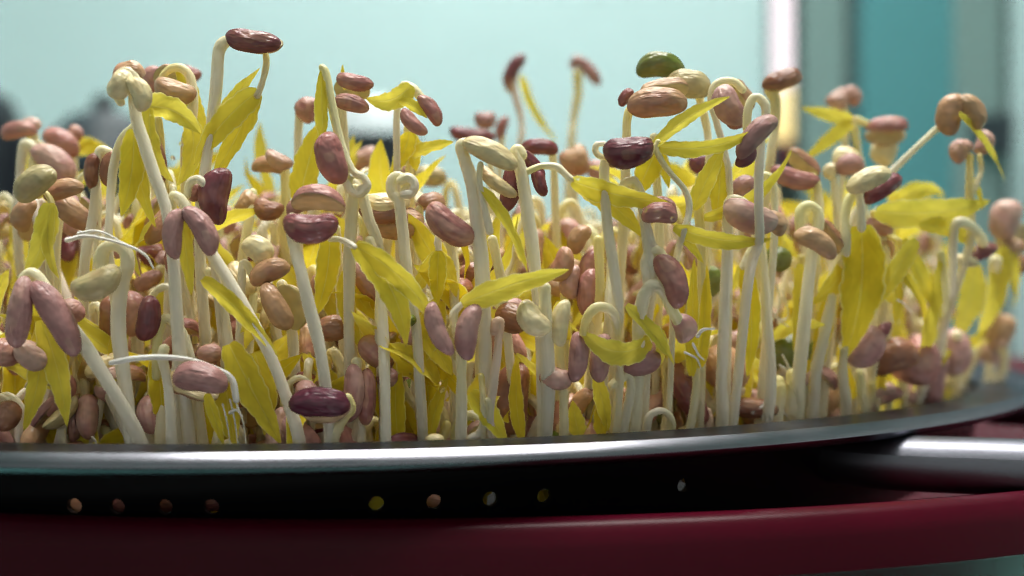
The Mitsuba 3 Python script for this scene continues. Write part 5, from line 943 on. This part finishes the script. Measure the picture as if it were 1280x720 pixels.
  ('l',[24.7,139.0,123.8],[24.7,141.0,135.9],[-0.17,-0.97,0.16],np.float64(1.66),np.float64(0.5),np.float64(0.5),0.3,0.55),
  ('l',[29.6,140.0,123.7],[31.5,142.0,133.8],[-0.3,-0.92,0.24],np.float64(1.2),np.float64(0.4),np.float64(0.4),0.3,0.6),
  ('s',np.float64(0.49),np.float64(0.48),[[25.5,142.0,125.5],[25.5,142.0,123.2],[25.5,142.3,117.5]],'y')]),
('bean_sprout', 'yellow leaf filling the gap left of the U of dusky halves', 'sprout', None, [
  ('l',[-12.7,123.0,122.8],[-12.8,125.0,132.7],[-0.17,-0.97,0.19],np.float64(1.56),np.float64(0.3),np.float64(0.4),0.3,0.7),
  ('l',[-9.4,124.0,122.6],[-7.3,126.0,129.9],[-0.26,-0.91,0.33],np.float64(1.16),np.float64(0.2),np.float64(0.3),0.3,0.6),
  ('s',np.float64(0.43),np.float64(0.42),[[-12.9,126.0,124.4],[-12.9,126.0,122.7],[-12.9,126.2,117.5]],'y')]),
('bean_sprout', 'yellow leaf filling the gap under the ivory bean pair', 'sprout', None, [
  ('l',[1.1,125.0,122.9],[0.7,126.0,132.7],[-0.35,-0.93,0.08],np.float64(1.17),np.float64(0.3),np.float64(0.4),0.3,0.6),
  ('l',[7.7,125.6,123.1],[6.9,125.0,127.2],[0.03,-0.99,-0.15],np.float64(1.37),np.float64(0.1),np.float64(0.2),0.3,0.5),
  ('l',[10.3,126.7,122.9],[10.6,125.0,128.7],[-0.18,-0.95,-0.26],np.float64(1.12),np.float64(0.2),np.float64(0.2),0.3,0.7),
  ('s',np.float64(0.44),np.float64(0.43),[[7.4,127.0,125.2],[7.4,127.0,122.9],[7.3,127.6,117.5]],'y')])
]
for i, (kind, label, cat, group, parts) in enumerate(SPROUTS):
    grow(kind, label, cat, group, parts, np.random.default_rng(1000 + i))

# ------------------------------------------------------------------ the crowd behind them
BED = 117.5
def wild(rng, x, y, h, leafy):
    """A sprout of height h rooted at (x, y): bent stem, two hanging seed halves, sometimes a pair of leaves."""
    lean = rng.normal(0, 0.16, 2) * h
    az = rng.uniform(0, 2 * np.pi)
    hk = np.array([np.cos(az), np.sin(az), 0.0])
    r = rng.uniform(0.48, 0.8)
    top = np.array([x + lean[0], y + lean[1], BED + h])
    foot = np.array([x, y, BED])
    mid = foot * 0.55 + top * 0.45 + np.array([*rng.normal(0, 0.06 * h, 2), 0])
    hr = rng.uniform(1.1, 2.0)
    parts = []
    hook = rng.random() < 0.75
    if hook:
        tip = top + hk * hr * 2 - np.array([0, 0, hr * rng.uniform(0.6, 1.6)])
        pts = [tip, top + hk * hr * 1.9 + [0, 0, hr * 0.3], top + hk * hr + [0, 0, hr], top + [0, 0, hr * 0.1], top - (top - mid) * 0.3, mid, foot]
    else:
        tip = top
        pts = [top, top * 0.7 + mid * 0.3, mid, foot]
    tone = rng.choice(['p', 'y', 'g', 'k'], p=[0.45, 0.3, 0.17, 0.08])
    parts.append(('s', r * 0.72, r, [list(q) for q in pts], tone))
    L, hw = rng.uniform(2.0, 3.0), rng.uniform(1.0, 1.45)
    coat = rng.choice(['rose', 'brown', 'dusk', 'tan', 'pink', 'maroon', 'cream', 'olive'], p=[0.20, 0.06, 0.17, 0.19, 0.18, 0.06, 0.11, 0.03])
    down = np.array([0, 0, -1.0]) if hook else np.array([np.cos(az), np.sin(az), rng.uniform(-0.6, 0.3)])
    nb = 2 if rng.random() < 0.9 else 0
    sp = np.cross(down, rng.normal(size=3)); sp /= np.linalg.norm(sp)
    for k in range(nb):
        sg = 1 if k == 0 else -1
        ax = down + sp * sg * rng.uniform(0.1, 0.8) + rng.normal(0, 0.12, 3); ax /= np.linalg.norm(ax)
        c = tip + ax * L * 0.8 + sp * sg * hw * 0.55
        nn = sp * sg - ax * (sp @ ax) * sg
        parts.append(('c', list(c), list(ax * L), list(nn / np.linalg.norm(nn)), hw, hw * rng.uniform(0.95, 1.15), coat))
    if leafy:
        Ll = rng.uniform(8, 14)
        for k in range(2):
            d = down * rng.uniform(0.4, 1.0) + sp * (1 if k else -1) * rng.uniform(0.1, 0.5) + rng.normal(0, 0.25, 3)
            if not hook: d[2] = abs(d[2]) + 0.4
            d /= np.linalg.norm(d)
            nn = np.cross(d, rng.normal(size=3)); nn /= np.linalg.norm(nn)
            b = tip + d * 1.0
            parts.append(('l', list(b), list(b + d * Ll), list(nn), rng.uniform(1.5, 2.8), rng.normal(0, 0.05) * Ll, rng.normal(0.05, 0.06) * Ll, rng.uniform(0.2, 0.6), rng.uniform(0.2, 0.9)))
    return parts

def place_spots(rng, n, lo, hi, gap):
    spots = []
    for _ in range(60000):
        if len(spots) >= n: break
        y = 115 + (240 - 115) * rng.random()
        x = rng.uniform(-0.56, 0.56) * y
        if (x + 35) ** 2 + (y - 241) ** 2 > 120.5 ** 2: continue
        front = 241 - math.sqrt(max(121 ** 2 - (x + 35) ** 2, 0))
        if y < front + lo or y > front + hi: continue
        if any((x - a) ** 2 + (y - b) ** 2 < gap ** 2 for a, b in spots): continue
        spots.append((x, y))
    return spots
rng = np.random.default_rng(77)
def third(x, y):
    k = x / y
    return 'left' if k < -0.16 else ('right' if k > 0.16 else 'middle')
CROWD = {1: '',
    2: 'rosy-headed leafy sprout between the dark slanting bean and the short bare stem',
    3: 'pinkish-headed leafy sprout between the long rose halves and the dark purple bean',
    5: 'pinkish-headed leafy sprout just above the cut pale stub',
    7: 'brown-headed leafy sprout between the blurred white crook and the pale green half',
    8: 'brown-headed leafy sprout between the torn crumpled leaves and the open tan bean',
    11: 'maroon-headed leafy sprout between the narrow V leaf and the broad hanging leaf',
    14: 'headless leafy sprout between the ivory bean pair and the curled bright leaf',
    16: 'pinkish-headed bare sprout between the cut pale stub and the yellow blade leaf',
    19: 'rosy-headed leafy sprout between the ivory bean pair and the U of dusky halves',
    20: 'tan-headed leafy sprout between the blurred white crook and the broad crook',
    21: 'rosy-headed leafy sprout between the cut pale stub and the yellow blade leaf',
    22: 'headless leafy sprout between the narrow V leaf and the broad hanging leaf',
    23: 'dusky-headed leafy sprout between the big arched leaf and the long rose halves',
    24: 'rosy-headed leafy sprout between the flat rose bean and the thin arched neck',
    26: 'headless leafy sprout between the long rose halves and the dark purple bean',
    27: 'cream-headed leafy sprout between the ivory bean pair and the short bare stem',
    28: 'pinkish-headed leafy sprout between the thin arched neck and the blurred white crook',
    31: 'dusky-headed bare sprout between the blurred white crook and the broad crook',
    36: 'tan-headed bare sprout between the cut pale stub and the yellow blade leaf',
    37: '',
    43: 'dusky-headed bare sprout just below the blurred white crook',
    48: 'pinkish-headed leafy sprout between the U of dusky halves and the ivory bean pair',
    52: 'tan-headed leafy sprout between the greenish ring crook and the broad hanging leaf',
    53: 'headless leafy sprout between the curled bright leaf and the short bare stem',
    54: 'headless leafy sprout between the curled bright leaf and the ivory bean pair',
    59: 'cream-headed leafy sprout between the blurred white crook and the broad crook',
    60: 'rosy-headed leafy sprout between the dark purple bean and the long rose halves',
    62: 'pinkish-headed leafy sprout between the cut pale stub and the dark slanting bean',
    63: 'rosy-headed leafy sprout between the kidney bean and the tight round coil',
    68: 'pinkish-headed leafy sprout just left of the dark slanting bean',
    72: '',
    77: 'pinkish-headed leafy sprout between the narrow V leaf and the broad hanging leaf',
    79: 'headless leafy sprout between the flat rose bean and the thin arched neck',
    82: 'dusky-headed leafy sprout just below the blurred white crook',
    83: 'headless leafy sprout just right of the yellow blade leaf',
    84: 'headless bare sprout between the long rose halves and the U of dusky halves',
    86: 'dusky-headed leafy sprout between the orange brown bean and the narrow V leaf',
    89: 'dusky-headed leafy sprout between the blurred white crook and the thin arched neck',
    93: 'pinkish-headed leafy sprout between the blurred white crook and the broad crook',
    94: 'rosy-headed leafy sprout between the ivory bean pair and the curled bright leaf',
    95: 'rosy-headed leafy sprout between the blurred white crook and the broad crook',
    96: 'pinkish-headed bare sprout between the dark purple bean and the torn crumpled leaves',
    100: 'headless leafy sprout between the orange brown bean and the bright edge leaves',
    104: '',
    105: 'dusky-headed leafy sprout between the flat rose bean and the thin arched neck',
    106: 'rosy-headed leafy sprout between the long rose halves and the dark purple bean',
    110: 'dusky-headed leafy sprout between the narrow V leaf and the pale crook',
    111: 'headless leafy sprout between the short bare stem and the ivory bean pair',
    113: 'rosy-headed leafy sprout between the U of dusky halves and the long rose halves',
    115: 'dusky-headed leafy sprout between the dark purple bean and the long rose halves',
    116: 'cream-headed leafy sprout between the orange brown bean and the narrow V leaf',
    119: 'rosy-headed leafy sprout just below the blurred white crook',
    121: 'pinkish-headed leafy sprout between the flat rose bean and the torn crumpled leaves',
    124: 'pinkish-headed leafy sprout between the dark slanting bean and the short bare stem',
    132: 'pinkish-headed leafy sprout between the blurred white crook and the thin arched neck',
    140: 'dusky-headed leafy sprout between the blurred white crook and the broad crook',
    142: 'olive-headed leafy sprout between the blurred white crook and the broad crook',
    145: 'dusky-headed leafy sprout just left of the orange brown bean',
    146: 'pinkish-headed bare sprout between the open tan bean and the two-tone maroon pair',
    147: 'cream-headed bare sprout between the dark slanting bean and the cut pale stub',
    150: 'pinkish-headed leafy sprout between the ivory bean pair and the U of dusky halves',
    156: 'pinkish-headed leafy sprout between the torn crumpled leaves and the open tan bean',
    158: 'headless leafy sprout between the flat rose bean and the torn crumpled leaves',
    159: 'maroon-headed leafy sprout between the dark slanting bean and the yellow blade leaf',
    160: 'brown-headed leafy sprout between the long rose halves and the dark purple bean',
    164: 'dusky-headed bare sprout between the cut pale stub and the yellow blade leaf',
    165: 'rosy-headed leafy sprout just below the ivory bean pair',
    167: 'headless leafy sprout between the long rose halves and the big arched leaf',
    168: 'headless leafy sprout between the stout pale arch and the kidney bean',
    170: 'brown-headed leafy sprout between the U of dusky halves and the ivory bean pair',
    173: 'brown-headed bare sprout between the glassy loop and the upright yellow leaf',
    174: 'pinkish-headed leafy sprout between the broad hanging leaf and the greenish ring crook',
    178: 'tan-headed bare sprout between the short bare stem and the curled bright leaf',
    181: 'dusky-headed bare sprout between the stout pale arch and the paired maroon halves',
    188: 'rosy-headed leafy sprout between the orange rose bean and the cream-and-maroon pair',
    195: 'brown-headed bare sprout between the white crook and the bean with cream seam',
    204: 'pinkish-headed leafy sprout between the paired maroon halves and the bean with cream seam',
    206: 'headless leafy sprout between the star of leaves and the curved yellow leaf',
    208: 'pinkish-headed bare sprout between the dark maroon bean and the stout leaning stem',
    209: 'pinkish-headed leafy sprout between the two-tone maroon pair and the pale tan pair',
    217: 'tan-headed bare sprout between the stout pale arch and the kidney bean',
    220: '',
    222: 'dusky-headed leafy sprout between the plump rosy bean and the yellow blade leaf',
    225: 'cream-headed bare sprout between the tight round coil and the big arched leaf',
    226: 'tan-headed leafy sprout between the torn crumpled leaves and the thin arched neck',
    237: 'dusky-headed leafy sprout between the level right-hand leaf and the cream-and-maroon pair',
    239: 'headless bare sprout between the round green bean and the greenish ring crook',
    243: 'headless leafy sprout between the two-tone maroon pair and the open tan bean',
    244: 'tan-headed leafy sprout between the open tan bean and the dark purple bean',
    249: 'dusky-headed leafy sprout between the stout pale arch and the paired maroon halves',
    250: 'pinkish-headed bare sprout between the star of leaves and the glassy loop',
    256: 'cream-headed leafy sprout between the white crook and the dark slanting bean',
    267: 'pinkish-headed leafy sprout between the white crook and the bean with cream seam',
    268: 'tan-headed bare sprout between the narrow V leaf and the broad hanging leaf',
    270: 'tan-headed leafy sprout between the white crook and the bean with cream seam',
    272: 'cream-headed bare sprout between the torn crumpled leaves and the stout leaning stem',
    277: 'maroon-headed bare sprout between the stout leaning stem and the dark maroon bean',
    280: 'dusky-headed bare sprout between the U of dusky halves and the ivory bean pair',
    282: 'headless leafy sprout between the U of dusky halves and the ivory bean pair',
    283: 'rosy-headed leafy sprout between the paired maroon halves and the bean with cream seam',
    287: 'pinkish-headed bare sprout between the pale green half and the hanging yellow leaf pair',
    289: 'maroon-headed leafy sprout between the pale green half and the broad crook',
    290: 'dusky-headed leafy sprout between the white crook and the curled bright leaf',
    292: 'dusky-headed bare sprout between the pale green half and the broad crook',
    294: 'rosy-headed leafy sprout between the dark purple bean and the torn crumpled leaves',
    295: 'cream-headed leafy sprout between the U of dusky halves and the long rose halves',
    297: 'brown-headed leafy sprout between the blurred cream head and the hanging yellow leaf pair',
    300: '',
    303: 'brown-headed bare sprout between the star of leaves and the kidney bean',
    305: 'dusky-headed bare sprout between the yellow blade leaf and the plump rosy bean',
    306: 'maroon-headed bare sprout between the stout pale arch and the kidney bean',
    313: 'olive-headed leafy sprout just right of the blurred white crook',
    316: 'rosy-headed bare sprout between the thin arched neck and the flat rose bean',
    319: 'dusky-headed leafy sprout between the pale green half and the blurred white crook',
    323: 'maroon-headed leafy sprout between the narrow V leaf and the pale crook',
    328: 'dusky-headed leafy sprout between the glassy loop and the upright yellow leaf',
    331: 'tan-headed leafy sprout between the plump rosy bean and the fan of broad leaves',
    351: 'brown-headed leafy sprout between the yellow blade leaf and the plump rosy bean',
    364: 'headless leafy sprout between the glassy loop and the upright yellow leaf',
    365: 'headless leafy sprout between the kidney bean and the U of dusky halves',
    367: 'pinkish-headed leafy sprout between the blurred cream head and the hanging yellow leaf pair',
    370: 'rosy-headed leafy sprout between the level right-hand leaf and the pale crook',
    371: 'cream-headed bare sprout between the white crook and the wet rose bean',
    374: 'tan-headed leafy sprout between the curled bright leaf and the white crook',
    376: 'tan-headed bare sprout between the plump rosy bean and the white crook',
    379: 'cream-headed leafy sprout between the wet rose bean and the lance-shaped leaves',
    391: 'maroon-headed bare sprout between the pale green half and the broad crook',
    392: 'headless bare sprout between the U of dusky halves and the ivory bean pair',
    394: 'cream-headed leafy sprout between the dark maroon bean and the pale tan pair',
    397: 'tan-headed leafy sprout between the blurred cream head and the stout leaning stem',
    398: 'tan-headed bare sprout between the thin arched neck and the broad crook',
    399: 'rosy-headed leafy sprout between the two-tone maroon pair and the glassy loop',
    403: 'tan-headed leafy sprout between the level right-hand leaf and the cream-and-maroon pair',
    404: 'rosy-headed leafy sprout between the paired maroon halves and the ivory bean pair',
    406: 'dusky-headed bare sprout between the narrow V leaf and the broad hanging leaf',
    408: 'tan-headed leafy sprout between the long rose halves and the U of dusky halves',
    409: 'pinkish-headed leafy sprout between the cut pale stub and the yellow blade leaf',
    413: 'cream-headed bare sprout between the stout pale arch and the kidney bean',
    423: 'tan-headed leafy sprout between the paired maroon halves and the stout pale arch',
    427: 'maroon-headed leafy sprout just above the dark purple bean',
    431: 'tan-headed bare sprout between the greenish ring crook and the round green bean',
    435: 'cream-headed leafy sprout between the lance-shaped leaves and the wet rose bean',
    443: 'brown-headed leafy sprout between the curled bright leaf and the white crook',
    444: 'rosy-headed leafy sprout between the keyhole crook and the lance-shaped leaves',
    445: 'pinkish-headed leafy sprout between the curled bright leaf and the white crook',
    455: 'tan-headed bare sprout between the ivory bean pair and the paired maroon halves',
    456: 'maroon-headed leafy sprout between the dark purple bean and the long rose halves',
    459: 'olive-headed leafy sprout between the curled bright leaf and the white crook',
    461: 'rosy-headed leafy sprout between the round green bean and the orange rose bean',
    469: 'pinkish-headed bare sprout between the wet rose bean and the white crook',
    479: 'rosy-headed leafy sprout between the stout leaning stem and the dark maroon bean',
    480: 'brown-headed leafy sprout between the thin arched neck and the stout leaning stem',
    482: 'rosy-headed bare sprout between the narrow V leaf and the broad hanging leaf',
    483: 'cream-headed bare sprout between the stout leaning stem and the thin arched neck',
    484: 'pinkish-headed bare sprout between the glassy loop and the two-tone maroon pair',
    486: 'rosy-headed leafy sprout between the white crook and the curled bright leaf',
    490: 'rosy-headed leafy sprout between the round green bean and the keyhole crook',
    491: 'headless leafy sprout between the blurred white crook and the broad crook',
    493: 'tan-headed leafy sprout just below the paired maroon halves',
    494: 'dusky-headed leafy sprout between the orange rose bean and the round green bean',
    504: 'cream-headed leafy sprout between the open tan bean and the torn crumpled leaves',
    506: 'pinkish-headed leafy sprout between the broad crook and the thin arched neck',
    507: 'dusky-headed leafy sprout between the narrow V leaf and the broad hanging leaf',
    509: 'pinkish-headed bare sprout between the level right-hand leaf and the pale crook',
    511: 'cream-headed bare sprout between the plump rosy bean and the fan of broad leaves',
    516: 'tan-headed leafy sprout between the ivory bean pair and the U of dusky halves',
    521: 'headless leafy sprout between the broad hanging leaf and the greenish ring crook',
    523: 'headless bare sprout between the greenish ring crook and the round green bean',
    526: 'olive-headed leafy sprout between the narrow V leaf and the broad hanging leaf',
    527: 'dusky-headed bare sprout between the lance-shaped leaves and the wet rose bean',
    530: 'cream-headed bare sprout between the stout leaning stem and the open tan bean',
    532: 'maroon-headed leafy sprout between the orange rose bean and the keyhole crook',
    536: 'dusky-headed bare sprout just left of the blurred white crook',
    537: 'dusky-headed bare sprout between the white crook and the wet rose bean',
    539: 'rosy-headed bare sprout between the torn crumpled leaves and the open tan bean',
    543: 'dusky-headed leafy sprout between the broad crook and the stout leaning stem',
    550: 'headless bare sprout between the broad crook and the blurred white crook',
    569: 'rosy-headed leafy sprout between the stout leaning stem and the torn crumpled leaves',
    572: 'rosy-headed leafy sprout between the greenish ring crook and the round green bean',
    577: 'headless leafy sprout between the bean with cream seam and the paired maroon halves',
    578: 'tan-headed leafy sprout between the fan of broad leaves and the keyhole crook',
    582: 'dusky-headed leafy sprout between the orange rose bean and the keyhole crook',
    600: 'maroon-headed leafy sprout between the blurred cream head and the broad crook',
    604: 'maroon-headed bare sprout between the kidney bean and the stout pale arch',
    610: 'headless leafy sprout between the yellow blade leaf and the greenish ring crook',
    615: 'pinkish-headed bare sprout between the pale green half and the blurred white crook',
    616: 'rosy-headed bare sprout between the greenish ring crook and the round green bean',
    624: 'cream-headed leafy sprout between the blurred cream head and the crumpled leaf cluster',
    626: 'rosy-headed leafy sprout between the ivory bean pair and the short bare stem'}      # which of the crowd show, and what each looks like
spots = place_spots(rng, 240, 2.5, 9.5, 2.2) + place_spots(rng, 520, 8.0, 38, 2.7)
unseen = []
for i, (x, y) in enumerate(spots):
    front = 241 - math.sqrt(max(121 ** 2 - (x + 35) ** 2, 0))
    r_ = np.random.default_rng(5000 + i)
    h = r_.uniform(8, 36) if y > front + 13 else (r_.uniform(5, 22) if y > front + 8 else r_.uniform(3.5, 14))
    leafy = r_.random() < (0.52 if y > front + 9.5 else 0.85)
    parts = wild(r_, x, y, h, leafy)
    tips = [q[2] if q[0] == 'l' else q[1] for q in parts if q[0] in 'lc']
    if any(math.hypot(a + 35, b - 241) > 123.5 and c < 129 for a, b, c in tips): continue      # would poke through the wall
    if CROWD and CROWD.get(i) == '': continue
    if CROWD is None or i in CROWD:
        grow('bean_sprout', CROWD[i] if CROWD else f'crowd {i}', 'sprout', 'sprouts crowded behind the front ones', parts, r_, fine=False)
    else:
        unseen.append(parts)

def joined(batch):
    vs, fs, us, o = [], [], [], 0
    for (v, f), uv in batch:
        vs.append(v); fs.append(f + o); us.append(uv); o += len(v)
    return (np.vstack(vs), np.vstack(fs)), np.vstack(us)

# the far side of the bed, a single soft mass of sprouts, and the litter of seed halves they are rooted in
def far_mass():
    rng = np.random.default_rng(99)
    batch = {}
    for parts in unseen + [wild(rng, x, y, rng.uniform(18, 37), rng.random() < 0.36) for x, y in place_spots(rng, 420, 38, 120, 4.6)]:
        for q in parts:
            if q[0] == 's': batch.setdefault(TONES[q[4]], []).append(tube(q[3], q[1], q[2], 3, 6, rng=rng))
            elif q[0] == 'c': batch.setdefault(q[6] + '_skin', []).append(bean_half(*q[1:6], rng, 9, 10))
            else: batch.setdefault('leaf', []).append(leaf_blade(*q[1:], rng, 9, 4))
    for k, b in batch.items():
        m, uv = joined(b); put(f'far_sprouts__{k}', m, k, uv=uv)
        labels[f'far_sprouts__{k}'] = {'kind': 'stuff'}
    tag('far_sprouts', 'soft mass of sprouts filling the far side of the colander', 'sprouts', kind='stuff')
far_mass()
def root_hairs():
    rng = np.random.default_rng(31)
    b = []
    for _ in range(380):
        a, rr = rng.uniform(np.pi, 2 * np.pi), rng.uniform(82, 121)
        p = np.array([-35 + rr * math.cos(a), 241 + rr * math.sin(a), BED + rng.uniform(0, 6)])
        d = rng.normal(size=3) * [1, 1, 0.9]; d /= np.linalg.norm(d)
        pts = [p]
        for _ in range(4):
            d = d + rng.normal(0, 0.45, 3); d /= np.linalg.norm(d)
            pts.append(pts[-1] + d * rng.uniform(0.8, 2.0))
        b.append(tube([list(q) for q in pts], 0.16, 0.07, 3, 5, rng=rng))
    m, uv = joined(b); put('root_hairs', m, 'white_root', uv=uv)
    tag('root_hairs', 'fine white root hairs tangled over the seed bed', 'roots', kind='stuff')
root_hairs()
def litter():
    rng = np.random.default_rng(5)
    batch = {}
    for _ in range(2600):
        a, rr = rng.uniform(0, 2 * np.pi), 120 * math.sqrt(rng.uniform(0, 1))
        c = [-35 + rr * math.cos(a), 241 + rr * math.sin(a), BED + rng.uniform(-3, 6.5)]
        ax = rng.normal(size=3) * [1, 1, 0.35]; ax /= np.linalg.norm(ax)
        n = rng.normal(size=3); n -= ax * (n @ ax); n /= np.linalg.norm(n)
        hw = rng.uniform(1.2, 1.8)
        coat = rng.choice(['rose', 'brown', 'dusk', 'tan', 'green', 'maroon'], p=[0.25, 0.25, 0.15, 0.15, 0.1, 0.1])
        batch.setdefault(coat, []).append(bean_half(c, ax * rng.uniform(2.4, 3.4), n, hw, hw * 1.05, rng, 9, 10))
    for k, a in enumerate((-95.0, -92.9, -90.6, -88.4)):                 # some lie right against the wall, behind its holes
        a = math.radians(a)
        c = [-35 + 123.2 * math.cos(a), 241 + 123.2 * math.sin(a), 117.0]
        coat = ('brown', 'maroon', 'brown', 'maroon')[k]
        batch.setdefault(coat, []).append(bean_half(c, [2.6, 0, 0.3], [math.cos(a), math.sin(a), 0.1], 1.5, 1.3, rng, 9, 10))
    for k, b in batch.items():
        m, uv = joined(b); put(f'seed_litter__{k}_halves', m, k + '_skin', uv=uv)
        labels[f'seed_litter__{k}_halves'] = {'kind': 'stuff'}
    tag('seed_litter', 'bed of spent seed halves and hulls that the sprouts root in', 'seeds', kind='stuff')
litter()
